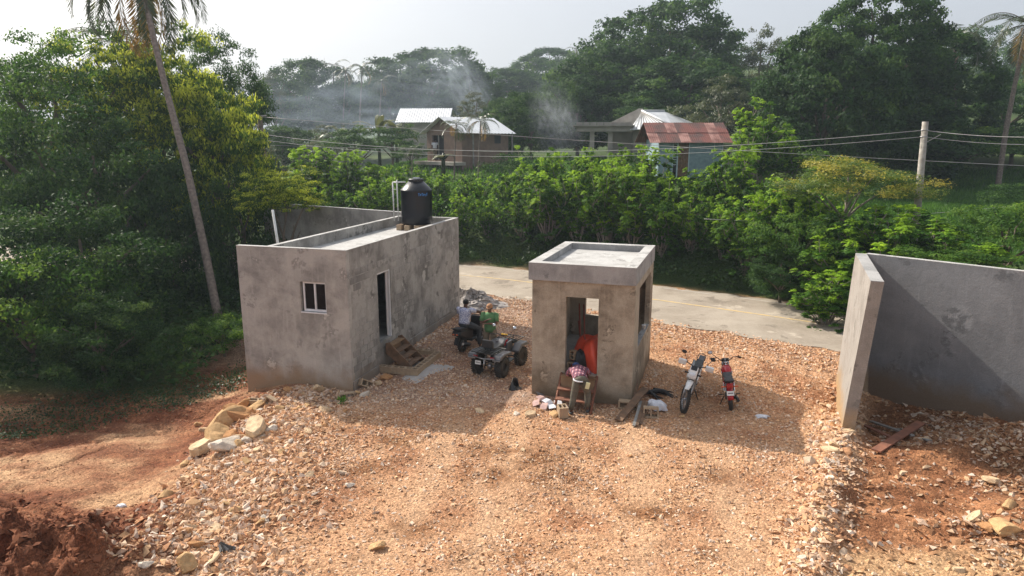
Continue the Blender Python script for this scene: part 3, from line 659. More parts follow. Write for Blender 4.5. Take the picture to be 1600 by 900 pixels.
MB().lathe([(.52, 0), (.55, .03), (.55, .28), (.553, .3), (.55, .32), (.55, .72), (.553, .74), (.55, .76), (.555, 1.16), (.565, 1.19), (.55, 1.21), (.27, 1.50)], n=36).build('tank_body', M['tank'], tank)
lid = MB().lathe([(.25, 1.49), (.27, 1.50), (.27, 1.57), (.25, 1.59), (.08, 1.60)], n=28).build('lid', M['black'], tank)
MB().b2((-.1, -.04, 1.595), (.12, .05, 1.64)).build('cap_label', M['lens'], lid)
mk = MB(); x = 0
for i, (hh, lo) in enumerate([(.10, 0), (.07, 0), (.10, 0), (.07, 0), (.07, -.02), (.10, 0)]):
    for k, (u0, u1, v0, v1) in enumerate([(0, .018, 0, hh), (.018, .05, hh - .025, hh), (.018, .05, .02, .04)] if i % 2 else [(0, .05, hh - .02, hh), (.017, .035, 0, hh - .02)]):
        a0_ = R(-60) + (i * .062 + u0) / .552; a1_ = R(-60) + (i * .062 + u1) / .552; r_ = .557
        mk.add([(r_ * math.cos(a0_), r_ * math.sin(a0_), 1.02 + v0 + lo), (r_ * math.cos(a1_), r_ * math.sin(a1_), 1.02 + v0 + lo), (r_ * math.cos(a1_), r_ * math.sin(a1_), 1.02 + v1 + lo), (r_ * math.cos(a0_), r_ * math.sin(a0_), 1.02 + v1 + lo)], [(0, 1, 2, 3)])
mk.build('printed_mark', M['blue_mark'], tank)
pf = empty('pipe_frame', pix(618, 336, 25.1), 0, 'white plastic water pipes standing beside the black tank', 'pipes'); o0 = pf.location
g2 = lambda x, y: pix(x, y, 25.1) - o0
MB().tube([g2(616, 345), g2(613.5, 285)], .024, 8).build('riser', M['pvc'], pf); MB().tube([g2(622.5, 345), g2(620, 281)], .022, 8).build('riser', M['pvc'], pf)
MB().tube([g2(613, 285), g2(634, 284.5)], .024, 8).build('cross_pipe', M['pvc'], pf); MB().tube([g2(614, 296), g2(621, 296)], .014, 6).build('brace', M['pvc'], pf)
vp = empty('vent_pipe', pix(436, 392, 20.6), 0, 'leaning white pipe standing behind the left parapet of the block house', 'pipe')
MB().tube([Vector((0.02, 0, -.9)), Vector((0, 0, 0)), pix(426, 328, 20.6) - vp.location], [.04, .04, .036], 10).build('pipe', M['pvc'], vp)

# ------------------------------------------------------------------ steps by the house and the block kerb
hg = lambda x, y: H1(*P3(house, x, y, 0).xy)
st = empty('wooden_steps', P3(house, .05, 2.3, 0), HY, 'dark wooden steps leading up to the open doorway of the block house', 'steps')
z0 = hg(.7, 2.3)
for y in (-.42, .42):
    MB().prism([(0.02, .80), (.14, .84), (.86, z0 + .12), (.86, z0 - .02), (.68, z0 - .02), (.02, .5)], (0, y, 0), .04).build('stringer', M['wood'], st, .003)
for i in range(4):
    x = .14 + i * .185; MB().box((x, 0, .74 - i * .185), (.23, .8, .03)).build('tread', M['wood2'] if i == 0 else M['wood'], st, .003)
MB().box((.1, 0, .60), (.03, .78, .2), (0, -.2, 0)).build('riser_board', M['wood2'], st)
kb = empty('block_kerb', P3(house, .0, 2.3, 0), HY, 'low rectangle of hollow concrete blocks around the foot of the wooden steps', 'block kerb')
zz = hg(1.1, 2.3) + .0
kx, ky0, ky1 = 1.12, -.72, .95
for i in range(4): block((kx, ky0 + .3 + i * .405, zz), (0, 0, R(90)), '', parent=kb, name='concrete_block')
for i in range(3): block((kx - .10 - i * .405, ky0, zz + .001), (0, 0, 0), '', parent=kb, name='concrete_block')
for i in range(3): block((kx - .31 - i * .4, ky1 + .1, zz), (0, 0, 0), '', parent=kb, name='concrete_block')
ds = MB(); n = 26; c0 = P3(house, 1.15, 2.05, 0)
pts = []
for i in range(n):
    a = 2 * math.pi * i / n; rr = .75 * (1 + .35 * math.sin(3 * a + 1) + .12 * math.sin(7 * a)); x = c0.x + rr * math.cos(a) * .9; y = c0.y + rr * math.sin(a) * 1.15; pts.append((x, y))
V = [(c0.x, c0.y, H1(c0.x, c0.y) + .03)] + [(c0.x + (x - c0.x) * s_, c0.y + (y - c0.y) * s_, H1(c0.x + (x - c0.x) * s_, c0.y + (y - c0.y) * s_) + l_) for s_, l_ in ((.4, .028), (.75, .02), (1, -.01)) for x, y in pts]
F = [(0, 1 + i, 1 + (i + 1) % n) for i in range(n)] + [(1 + r_ * n + i, 1 + (r_ + 1) * n + i, 1 + (r_ + 1) * n + (i + 1) % n, 1 + r_ * n + (i + 1) % n) for r_ in (0, 1) for i in range(n)]
tag(ds.add(V, F, True).build('cement_spill', M['cement_dust']), 'pale cement spill on the gravel beside the block kerb', kind='structure')
# ------------------------------------------------------------------ booth steps and contents
bg_ = lambda x, y: H1(*P3(booth, x, y, 0).xy)
bs = empty('booth_steps', P3(booth, -1.35, .08, 0), BY, 'red brown wooden steps at the open doorway of the guard booth', 'steps'); z0 = bg_(-1.35, -.6)
for x in (-.46, .46):
    MB().tube([(x, -.03, .68), (x, -.82, z0 - .05)], .038, 4).build('stringer', M['redwood'], bs)
for i, (y, z) in enumerate([(-.42, .40), (-.62, .20)]): MB().box((0, y, z), (.92, .2, .03)).build('tread', M['redwood'], bs, .003)
MB().box((0, -.22, .52), (.88, .025, .26), (-.35, 0, 0)).build('riser_board', M['wood2'], bs); MB().box((0, -.44, .28), (.88, .02, .19), (-.3, 0, 0)).build('riser_board', M['wood'], bs)
MB().box((0, -.1, .64), (.9, .2, .035)).build('tread', M['wood2'], bs)
def cloth_heap(name, mat, c, r3, seed, label, cat, rz=0, fold=.22, n=40, m=20):
    rs = np.random.default_rng(seed); V = []; F = []
    for j in range(m + 1):
        v = j / m
        for i in range(n):
            a = 2 * math.pi * i / n; k = 1 + fold * math.sin(5 * a + 3 * v + seed) * (1 - v) + fold * .6 * math.sin(11 * a + 2 * seed + 5 * v) * (1 - v) ** .6
            rr = math.cos(v * math.pi / 2) ** .55 * k
            z = math.sin(v * math.pi / 2) ** .8 + .10 * math.sin(4 * a + seed) * v * (1 - v) * 4 + .05 * math.sin(13 * a + 7 * v)* (1 - v)
            V.append((r3[0] * rr * math.cos(a), r3[1] * rr * math.sin(a), r3[2] * z))
    for j in range(m):
        for i in range(n): F.append((j * n + i, j * n + (i + 1) % n, (j + 1) * n + (i + 1) % n, (j + 1) * n + i))
    o = MB().add(V, F, True).build(name, mat, None, 0, c, (0, 0, rz)); return tag(o, label, cat)
cloth_heap('tarpaulin', M['orange'], P3(booth, -1.08, 1.0, .66), (.62, .62, .80), 2, 'crumpled orange red tarpaulin bundle inside the guard booth doorway', 'tarpaulin', BY, .16)
cloth_heap('rubbish_bag', M['black'], P3(booth, -1.42, .62, .66), (.2, .24, .5), 5, 'black plastic bag leaning inside the booth doorway', 'bag', BY)
fp = empty('pole_bundle', P3(booth, -1.62, 1.0, .66), BY, 'red brown poles leaning in the left corner inside the booth', 'poles')
for i, (dx, dy, hh) in enumerate([(0, .5, 1.55), (.1, .62, 1.5), (.02, .35, 1.1), (.28, -.2, .9)]): MB().tube([(dx + .12, 0 + i * .05, 0), (dx - .08, dy, hh)], .022, 7).build('pole', M['redpole'], fp)
block(P3(booth, -1.66, .42, .66), (0, R(90), BY + R(90)), 'upright concrete block just inside the left door jamb of the booth')
bt = block(P3(booth, -1.64, .42, 1.06), (0, R(90), BY + R(70)), 'orange toned block standing on the upright block inside the booth'); bt.scale = (.6, .8, .8)
cu = empty('foam_cup', P3(booth, -.08, 2.75, A0), 0, 'white foam cup on the side window ledge of the booth', 'cup'); MB().lathe([(.045, 0), (.06, .14), (.065, .142), (.06, .144)], n=16).build('cup_wall', M['cup'], cu)
MB().b2((-.149, Y0 + .002, A0), (-.006, Y1 - .002, A0 + .012)).build('window_ledge', M['slab'], booth)

# ------------------------------------------------------------------ loose things on the ground
def gp(px, py, dz=0):
    dx = (px - 800) / FPX; dz_ = -(py - 450) / FPX; D = Vector((dx, math.cos(PITCH) + dz_ * math.sin(PITCH), -math.sin(PITCH) + dz_ * math.cos(PITCH)))
    t = 5.0
    while t < 200:
        p = Vector((0, 0, CAM_H)) + D * t
        if p.z < H1(p.x, p.y): break
        t += .08
    return Vector((p.x, p.y, H1(p.x, p.y) + dz))
GLB = 'loose hollow blocks lying about the site'
block(gp(900, 660) + Vector((-.3, .35, .0)), (0, 0, .1), 'upright yellowish block standing in front of the booth steps', GLB, sc=(.55, 1.6, 1.4)).rotation_euler = (0, 0, .15)
p = gp(984, 640); block(p + Vector((0, .1, .12)), (R(90), 0, BY), 'hollow block on its side with both cores showing, at the right foot of the booth', GLB, sc=(1.25, 1, 1))
block(gp(1018, 652) + Vector((0, .12, .10)), (R(80), 0, R(-10)), 'block half covered by the white sack', GLB, sc=(.9, 1.3, 1.3))
block(gp(568, 604) + Vector((0, 0, .05)), (R(70), R(30), R(40)), 'tilted hollow block on the rubble at the corner of the block house', GLB)
block(gp(541, 618), (R(85), 0, R(20)), 'hollow block lying against the foot of the front wall near its corner', GLB)
block(gp(430, 628), (R(80), R(20), R(-20)), 'dirty hollow block half buried under the front wall', GLB)
block(gp(403, 630), (0, R(8), R(15)), 'pale flat block at the left foot of the front wall', GLB, sc=(1.3, 1.2, .5))
def board(name, p0, p1, w_, t_, mat, label, roll=0, cat='plank'):
    p0 = Vector(p0); p1 = Vector(p1); d = p1 - p0; q = d.to_track_quat('X', 'Z'); o = MB().b2((0, -w_ / 2, -t_ / 2), (d.length, w_ / 2, t_ / 2)).build(name, mat, None, .004)
    o.location = p0; o.rotation_mode = 'QUATERNION'; o.rotation_quaternion = q @ Matrix.Rotation(roll, 4, 'X').to_quaternion(); return tag(o, label, cat)
board('plank', gp(966, 661, .05), gp(1008, 628, .36), .2, .045, M['wood'], 'wide brown plank propped diagonally at the right foot of the booth')
for i, (a, b, lab) in enumerate([((990, 668), (1001, 636), 'leftmost of the three narrow boards leaning below the plank'), ((995, 669), (1006, 637), 'middle one of the three narrow boards leaning below the plank'), ((1001, 666), (1010, 638), 'rightmost of the three narrow boards leaning below the plank')]):
    board('board', gp(*a, .04), gp(*b, .16), .07, .035, M['wood'] if i else M['greywood'], lab, .3)
board('board', gp(989, 628, .1), gp(1000, 600, .1) + Vector((-.15, -.1, .45)), .22, .03, M['wood'], 'dark pointed board leaning on the right corner of the booth', .8)
board('plank', gp(1368, 712, .10), gp(1437, 677, .26), .2, .04, M['redwood'], 'red brown plank lying across the grey boards by the right wall')
board('plank', gp(1360, 664, .10), gp(1425, 690, .12), .1, .04, M['greywood'], 'longer thin grey board in the corner of the right wall')
board('plank', gp(1405, 672, .03), gp(1452, 692, .04), .12, .03, M['greywood'], 'shorter grey board beside the long thin one')
board('plank', gp(1352, 668, .03), gp(1398, 690, .05), .1, .03, M['redwood'], 'dark narrow board under the grey boards')
cloth_heap('sack', M['sack'], gp(1026, 640) + Vector((0, 0, .03)), (.25, .15, .2), 3, 'white woven sack slumped over a block', 'sack', -.5, .2)
cloth_heap('plastic_scrap', M['sack'], gp(1190, 652), (.16, .09, .05), 7, 'crumpled white plastic scrap on the shaded gravel', 'litter')
cloth_heap('plastic_scrap', M['sack'], gp(190, 792), (.09, .06, .05), 8, 'small white plastic scrap on the red dirt at left', 'litter')
jr = empty('plastic_shell', gp(806, 608), .5, 'broken black plastic shell with yellow rim beside the quad bike', 'plastic shell')
s_ = MB(); nn_ = 14; V = []
for j in range(5):
    for i in range(nn_): a = math.pi * 1.25 * i / (nn_ - 1) + .6; rr = .2 * (1 - .12 * j); V.append((rr * math.cos(a), rr * math.sin(a) * .9, .05 * j + .1 * math.sin(a) * (j / 4)))
s_.add(V, [(j * nn_ + i, j * nn_ + i + 1, (j + 1) * nn_ + i + 1, (j + 1) * nn_ + i) for j in range(4) for i in range(nn_ - 1)], True); o = s_.build('shell', M['black'], jr); sm = o.modifiers.new('solid', 'SOLIDIFY'); sm.thickness = .012
MB().tube([(.2 * math.cos(a), .18 * math.sin(a), .01) for a in np.linspace(.5, 2.0, 8)], .018, 6).build('rim', M['yellow_p'], jr)
MB().lathe([(.0, .0), (.15, .005), (.16, .03)], n=14).build('base', M['grey_p'], jr)
ps = empty('printed_packaging', gp(352, 862), .4, 'crumpled dark striped packaging among the lower left stones', 'litter')
for i in range(5): MB().box((i * .035 - .08, 0, .05 + .02 * (i % 2)), (.02, .26, .05), (0, .6, .2 * i)).build('fold', M['black'] if i % 2 else M['grey_p'], ps)
pr = random.Random(4)
for i, (px, py, m_) in enumerate([(846, 628, 'pinkpaper'), (856, 632, 'sack'), (838, 634, 'pinkpaper'), (862, 640, 'sack'), (850, 640, 'pinkpaper'), (872, 634, 'sack'), (844, 622, 'grey_p'), (880, 640, 'sack')]):
    o = MB().add([(-.13, -.09, 0), (0, -.1, .03), (.13, -.08, 0), (.14, .09, .02), (0, .1, .05), (-.12, .08, .01)], [(0, 1, 4, 5), (1, 2, 3, 4)]).build('card_scrap', M[m_], None, 0, gp(px, py) + Vector((0, 0, .06)), (pr.uniform(-.4, .4), pr.uniform(-.4, .4), pr.uniform(0, 6)))
    tag(o, 'torn scrap in the litter pile at the left foot of the booth', 'litter', 'paper and plastic litter at the booth'); o.modifiers.new('solid', 'SOLIDIFY').thickness = .006
# weed
wd = empty('weed', gp(535, 632), 0, 'small bright green weed growing in front of the block house', 'plant')
r = np.random.default_rng(3); n = 60; az = r.uniform(0, 6.28, n); P = np.stack([np.cos(az) * r.uniform(.02, .14, n), np.sin(az) * r.uniform(.02, .14, n), r.uniform(.02, .2, n)], 1)
V, T = leaf_arrays(P, np.array([0, 0, 1.]) + r.normal(size=(n, 3)) * .4, P + np.array([0, 0, -.05]), r.uniform(.07, .12, n), .55, np.clip(.85 + .1 * r.normal(size=n), 0, 1)); link('leaves', leaf_mesh('leaves', V, T, M['lf_grass']), wd)

# ------------------------------------------------------------------ stones
def stone_mesh(seed, sub=2, ang=.35):
    bm = bmesh.new(); bmesh.ops.create_icosphere(bm, subdivisions=sub, radius=1); r = np.random.default_rng(seed)
    pl = nrm(r.normal(size=(9, 3))); dd = r.uniform(.42, .82, 9)
    for v in bm.verts:
        p = np.array(v.co); 
        for k in range(9):
            q = p @ pl[k]
            if q > dd[k]: p = p - pl[k] * (q - dd[k])
        p = p * (1.15 + .035 * r.normal()); v.co = Vector(p)
    me = bpy.data.meshes.new('stone'); bm.to_mesh(me); bm.free(); return me
SCOL = [(.54, .35, .20), (.47, .28, .15), (.60, .45, .32), (.53, .40, .29), (.42, .22, .115), (.64, .54, .44)]
SM = []
for i in range(12):
    me = stone_mesh(100 + i, 1 if i < 8 else 3); c = SCOL[i % 6] if i < 8 else [(.47, .30, .15), (.55, .40, .25), (.42, .22, .10), (.58, .50, .41)][i - 8]; a = me.color_attributes.new('col', 'FLOAT_COLOR', 'POINT'); n = len(me.vertices)
    rr = np.random.default_rng(i); base = np.array(c)[None] * (1 + .12 * rr.normal(size=(n, 1))); a.data.foreach_set('color', np.hstack([base, np.ones((n, 1))]).astype(np.float32).ravel()); me.materials.append(M['stone']); SM.append(me)
sr = random.Random(9)
def stone(p, s, label, group=None, k=None, flat=.7, name='stone', cat='stone'):
    k = sr.randrange(12) if k is None else k
    o = link(name, SM[k], None, p + Vector((0, 0, s * flat * .25)), (sr.uniform(-.5, .5), sr.uniform(-.5, .5), sr.uniform(0, 6.28)), (s * sr.uniform(.85, 1.25) / 1, s * sr.uniform(.7, 1), s * flat * sr.uniform(.7, 1.1)))
    return tag(o, label, cat, group)
for (px, py, s, k, lab) in [(362, 662, .46, 8, 'largest tan boulder at the top of the boulder pile'), (381, 655, .34, 10, 'orange brown boulder leaning on the largest one'), (322, 703, .30, 9, 'rounded tan boulder at the lower left end of the boulder pile'), (338, 690, .28, 8, 'boulder wedged between the lower left boulder and the largest one'), (358, 698, .28, 11, 'orange tan boulder at the bottom of the pile'), (396, 677, .26, 9, 'pale boulder at the right side of the boulder pile'), (377, 695, .16, 8, 'small yellow tan boulder right of the bottom one'), (388, 692, .15, 11, 'small white and tan boulder next to the pale one'), (375, 640, .22, 10, 'white faced rock crowning the boulder pile'), (400, 641, .2, 8, 'white faced rock right of the crown of the pile'), (324, 676, .15, 9, 'small rock at the left shoulder of the boulder pile'), (361, 683, .15, 10, 'brown rock in the middle of the boulder pile'), (497, 611, .22, 9, 'squarish tan rock against the foot of the front wall under the window'), (438, 640, .15, 8, 'tan rock left of the squarish one below the front wall'), (452, 610, .14, 10, 'red brown clod against the front wall'), (509, 643, .18, 9, 'round grey white rock in front of the front wall'), (580, 588, .16, 8, 'tan rock on top of the rubble by the house corner'), (603, 592, .2, 10, 'orange brown slab rock beside the block kerb'), (572, 618, .18, 11, 'angular tan rock at the foot of the corner rubble'), (592, 600, .14, 9, 'small rock in the middle of the corner rubble'), (560, 616, .12, 8, 'white rock under the tilted hollow block'), (831, 650, .15, 9, 'squared pale rock left of the booth litter pile'), (866, 650, .15, 8, 'tan rock below the litter pile'), (806, 648, .1, 11, 'grey round stone left of the squared rock'), (750, 644, .13, 9, 'pale yellowish stone in the house shadow'), (1552, 757, .2, 9, 'white round rock on the right spoil ridge'), (1578, 792, .14, 8, 'pale rock right of the lower spoil ridge'), (1525, 813, .14, 9, 'white oval rock on the lower right spoil'), (1566, 833, .24, 8, 'brown boulder in the lower right spoil'), (1545, 828, .14, 10, 'pink white rock beside the brown boulder'), (1500, 895, .1, 9, 'pale stone at the bottom right edge'), (590, 856, .14, 8, 'tan flat stone near the bottom left of the yard'), (300, 828, .12, 9, 'grey stone at the edge of the red spoil'), (230, 884, .12, 11, 'white stone on the red spoil'), (303, 857, .13, 10, 'rounded stone near the striped packaging'), (290, 885, .15, 8, 'grey stone in the lower left corner of the rubble'), (332, 878, .13, 9, 'tan stone below the striped packaging'), (310, 665, .1, 8, 'small stone left of the boulder pile')]:
    s = s * 1.25 if s >= .2 and px < 420 else s
    stone(gp(px, py), s, lab, None, k, .85 if s > .2 else .7, 'boulder' if s > .2 else 'stone', 'boulder' if s > .2 else 'stone')
def scatter(n, fn): 
    out = []
    while len(out) < n:
        p = fn()
        if p: out.append(p)
    return out
def inside(x, y):
    for (o, yaw, a, b, c, d) in ((HO, HY, -2.6, .06, -.02, 8.3), (BO, BY, -2.75, .05, -.02, 4.0)):
        dx, dy = x - o[0], y - o[1]; u = dx * math.cos(-yaw) - dy * math.sin(-yaw); v = dx * math.sin(-yaw) + dy * math.cos(-yaw)
        if a < u < b and c < v < d: return True
    return False
def f_left():
    y = sr.uniform(9.4, 16.6); x = sr.gauss(-4.9 - .12 * (y - 10) , .8); return (x, y) if not inside(x, y) else None
def f_border():
    y = sr.uniform(9.6, 18.2); x = sr.gauss(5.05 + .55 * (y - 10.2), .22); return (x, y)
def f_right():
    x = sr.uniform(6.5, 13.5); y = sr.uniform(10, 15); return (x, y) if fbm(np.array([x]), np.array([y]), 2, .8)[0] > -.05 else None
def f_front():
    x = sr.gauss(1.0, 1.5); y = sr.uniform(12.5, 16.1); return (x, y) if not inside(x, y) else None
def f_road():
    i = sr.uniform(0, 1); p = pix(760 + 560 * i, 450, 20); 
    x = -1.5 + 11.5 * i; y = 27.6 - 8.6 * i - sr.random() ** 2 * 3.0; return (x, y) if not inside(x, y) and abs(road_d(np.array([x]), np.array([y]))[0]) > 3.6 else None
for fn, n, s0, s1, lab, grp in ((f_left, 150, .05, .12, 'pale broken stone lying in the rubble strip below the block house', 'stones of the left rubble strip'), (f_border, 70, .06, .14, 'pale stone in the line of stones bordering the yard on the right', 'stones bordering the yard'), (f_right, 30, .05, .09, 'stone lying on the brown spoil by the right wall', 'stones on the right spoil'), (f_front, 20, .045, .08, 'stone lying on the bank in front of the booth', 'stones in front of the booth'), (f_road, 40, .05, .10, 'stone in the rubble band beside the road', 'stones beside the road')):
    for (x, y) in scatter(n, fn): stone(Vector((x, y, H1(x, y))), sr.uniform(s0, s1) * (1.3 if sr.random() < .12 else 1), lab, grp)
# gravel: joined
def gravel(name, label, n, fn, s0, s1, cols, seed, power=2.2):
    r = np.random.default_rng(seed); x, y = fn(r, n); ok = np.array([not inside(a, b) for a, b in zip(x, y)]); x, y = x[ok], y[ok]; n = len(x); z = hgt(x, y)
    base = np.array([(1, 0, 0), (-1, 0, 0), (0, 1, 0), (0, -1, 0), (0, 0, 1), (0, 0, -1), (.6, .6, .3), (-.6, .5, -.2)], float)[:6]
    F0 = np.array([(0, 2, 4), (2, 1, 4), (1, 3, 4), (3, 0, 4), (2, 0, 5), (1, 2, 5), (3, 1, 5), (0, 3, 5)])
    s = s0 + (s1 - s0) * r.random(n) ** power; P = base[None] * (1 + .35 * r.normal(size=(n, 6, 1)))
    P = P + .22 * r.normal(size=P.shape); P *= np.stack([s, s * r.uniform(.6, 1, n), s * r.uniform(.38, .7, n)], 1)[:, None, :]
    a = r.uniform(0, 6.28, n); c_, s_ = np.cos(a)[:, None], np.sin(a)[:, None]; X = P[..., 0] * c_ - P[..., 1] * s_; Y = P[..., 0] * s_ + P[..., 1] * c_
    tl_ = r.normal(size=(n, 2)) * .35; Z = P[..., 2] + X * tl_[:, :1] + Y * tl_[:, 1:]
    V = np.stack([X + x[:, None], Y + y[:, None], Z + (z + s * .06)[:, None]], -1).reshape(-1, 3); F = (F0[None] + (np.arange(n) * 6)[:, None, None]).reshape(-1, 3)
    cols = np.array(cols); zc = zone(x, y); t = r.random((n, 1)) ** .8 * .75; cc = (cols[r.integers(0, len(cols), n)] * (1 - t) + zc * 1.12 * t) * r.uniform(.88, 1.3, (n, 1)); C = np.repeat(np.hstack([cc, np.ones((n, 1))]), 6, 0)
    return tag(link(name, np_mesh(name, V, F, M['stone'], False, [('col', 'POINT', C)])), label, 'gravel', kind='stuff')
def rej(r, n, box_, w_, thr=3.3):
    X = []; Y = []; k = 0
    while k < n:
        x = r.uniform(box_[0], box_[1], n); y = r.uniform(box_[2], box_[3], n); m = (w_(x, y) > r.random(n)) & (np.abs(road_d(x, y)) > thr) & (road_d(x, y) < 0); X.append(x[m]); Y.append(y[m]); k += m.sum()
    return np.concatenate(X)[:n], np.concatenate(Y)[:n]
den = lambda x, y: (.3 + .7 * ss(-.1, .45, fbm(x, y, 4, .8))) * (1 - .75 * track(x, y))
gravel('yard_gravel', 'crushed limestone gravel spread over the yard', 105000, lambda r, n: rej(r, n, (-7, 10.8, 9, 27.5), lambda x, y: den(x, y) * ss(-6.6, -4.6, x + .5 * fbm(x, y, 2, 1)) * (1 - .92 * ss(5.0, 5.6, x - .58 * (y - 10.2)) * ss(18.5, 17, y))), .012, .05, SCOL, 31, 2.9)
gravel('left_rubble', 'small broken stones filling the rubble strip below the block house', 9000, lambda r, n: rej(r, n, (-7.5, -2.6, 9, 17.6), lambda x, y: np.exp(-((x + 4.9 + .12 * (y - 10)) / 1.0) ** 2)), .03, .09, SCOL, 32, 1.6)
gravel('spoil_stones', 'small stones and clods on the brown spoil by the right wall', 13000, lambda r, n: rej(r, n, (5.2, 14.5, 9.3, 21), lambda x, y: ss(5.2, 5.9, x - .58 * (y - 10.2)) * (.12 + .88 * ss(-.05, .35, fbm(x, y, 3, .9) + .4 * ga(x, y, 11.5, 13.4, 2.4, 1.6) + .3 * ga(x, y, 9.8, 10.9, 1.6, .8)))), .015, .085, [(.30, .17, .09), (.22, .115, .06), (.44, .33, .22), (.5, .42, .34)], 33)
gravel('border_rubble', 'broken pale rubble heaped along the right border of the yard', 3200, lambda r, n: rej(r, n, (4, 11, 9.3, 18.6), lambda x, y: np.exp(-((x - .56 * (y - 10.2) - 4.95) / .42) ** 2)), .025, .085, SCOL, 38, 1.5)
gravel('red_clods', 'dark red earth clods on the spoil heap', 7000, lambda r, n: rej(r, n, (-14, -4, 7.6, 12.6), lambda x, y: ga(x, y, -8.6, 9.3, 3.3, 1.7)), .015, .075, [(.15, .055, .028), (.2, .08, .04), (.11, .04, .02)], 34, 2.5)
gravel('left_dirt_grit', 'scattered grit on the red dirt at left', 5000, lambda r, n: rej(r, n, (-15, -5.5, 10.5, 18.5), lambda x, y: .2 + .8 * ss(0, .4, fbm(x, y, 3, .8))), .01, .035, [(.24, .1, .05), (.42, .26, .15), (.33, .17, .09)], 35)
gravel('roadside_rubble', 'broken limestone rubble along the near road edge', 7000, lambda r, n: rej(r, n, (-3, 11, 17, 29), lambda x, y: ss(-5.6, -3.9, road_d(x, y)) * (.12 + .88 * ss(-2.7, -3.3, road_d(x, y))), 2.4), .02, .075, SCOL, 36)
gravel('house_foot_rubble', 'rubble along the foot of the block house side wall', 2600, lambda r, n: rej(r, n, (-4.6, -.6, 17, 26), lambda x, y: ga(x, y, 0, 0, 1, 1) * 0 + np.exp(-(np.maximum(0, (x + 4.2) * .961 - (y - 17.36) * .276 - .05) / .3) ** 2)), .025, .09, SCOL, 37)
# grey aggregate heap beyond the house
def heap(px, py, r3, seed, label, cols):
    c = gp(px, py); n = 44; m = 18; V = []; rr_ = np.random.default_rng(seed)
    for j in range(m + 1):
        for i in range(n):
            a = 2 * math.pi * i / n; q = (j / m); d = q * (1 + .22 * math.sin(3 * a + seed)); x = c.x + math.cos(a) * d * r3[0]; y = c.y + math.sin(a) * d * r3[1]
            V.append((x + .04 * rr_.normal(), y + .04 * rr_.normal(), H1(x, y) - .05 + r3[2] * max(0, (1 - q)) ** .9 * (1 + .09 * rr_.normal()) * (1 + .25 * math.sin(2 * a + 5 * q))))
    F = [(j * n + i, j * n + (i + 1) % n, (j + 1) * n + (i + 1) % n, (j + 1) * n + i) for j in range(m) for i in range(n)]
    me = np_mesh('gravel_heap', np.array(V), np.array(F), M['stone'], False, [('col', 'POINT', np.hstack([np.array(cols)[rr_.integers(0, len(cols), len(V))], np.ones((len(V), 1))]))]); return tag(link('gravel_heap', me), label, 'gravel heap')
heap(737, 478, (1.35, 1.2, .6), 1, 'grey heap of sand and rubble beside the road behind the block house', [(.30, .27, .25), (.22, .20, .185), (.38, .35, .33)])
heap(716, 470, (.9, .8, .45), 2, 'smaller grey heap touching the back corner of the block house', [(.33, .30, .28), (.22, .20, .185)])

# ================================================================== VEHICLES (x forward, y left, z up)
TAU = 2 * math.pi
def wheel(par, c, Rr, r, width, nsp, knob=0, steer=0, hub=None, disc=True, rimw=None):
    h = empty('wheel', c, steer); h.parent = par
    t = MB(); t.torus((0, 0, 0), Rr - r, r, None, 36, 10, sq=width / (2 * r))
    if knob:
        for i in range(knob):
            a = TAU * i / knob
            for s in (-1, 0, 1):
                t.box((math.cos(a + .08 * s) * (Rr - .004), s * width * .33, math.sin(a + .08 * s) * (Rr - .004)), (.028, width * .26, .03), Matrix.Rotation(-a, 3, 'Y'))
    t.build('tyre', M['rubber'], h)
    rr = Rr - 2 * r + .012; MB().torus((0, 0, 0), rr, .012, None, 28, 6, sq=1.8 if rimw is None else rimw).build('rim', hub or M['steel'], h)
    s = MB(); s.cyl((0, -.05, 0), (0, .05, 0), .035, n=10)
    for i in range(nsp):
        a = TAU * i / nsp; s.tube([(0, .03 * (-1) ** i, 0), (rr * math.cos(a), 0, rr * math.sin(a))], .004 if nsp > 8 else .014, 5, False)
    s.build('spokes', hub or M['steel'], h)
    if disc: MB().cyl((0, .055, 0), (0, .06, 0), .1, n=20).build('brake_disc', M['steel'], h)
    return h
def part(name, mb, mat, par, bev=0): return mb.build(name, M[mat], par, bev)
def mirror(par, base, tip, mat='black'):
    p = part('mirror', MB().tube([base, tip], .007, 6), mat, par); d = Vector(tip)
    part('mirror_head', MB().ell(tip, (.015, .065, .045), None, 12, 8), 'black', p); part('mirror_glass', MB().ell(d + Vector((-.012, 0, 0)), (.008, .055, .036), None, 12, 6), 'lens', p)

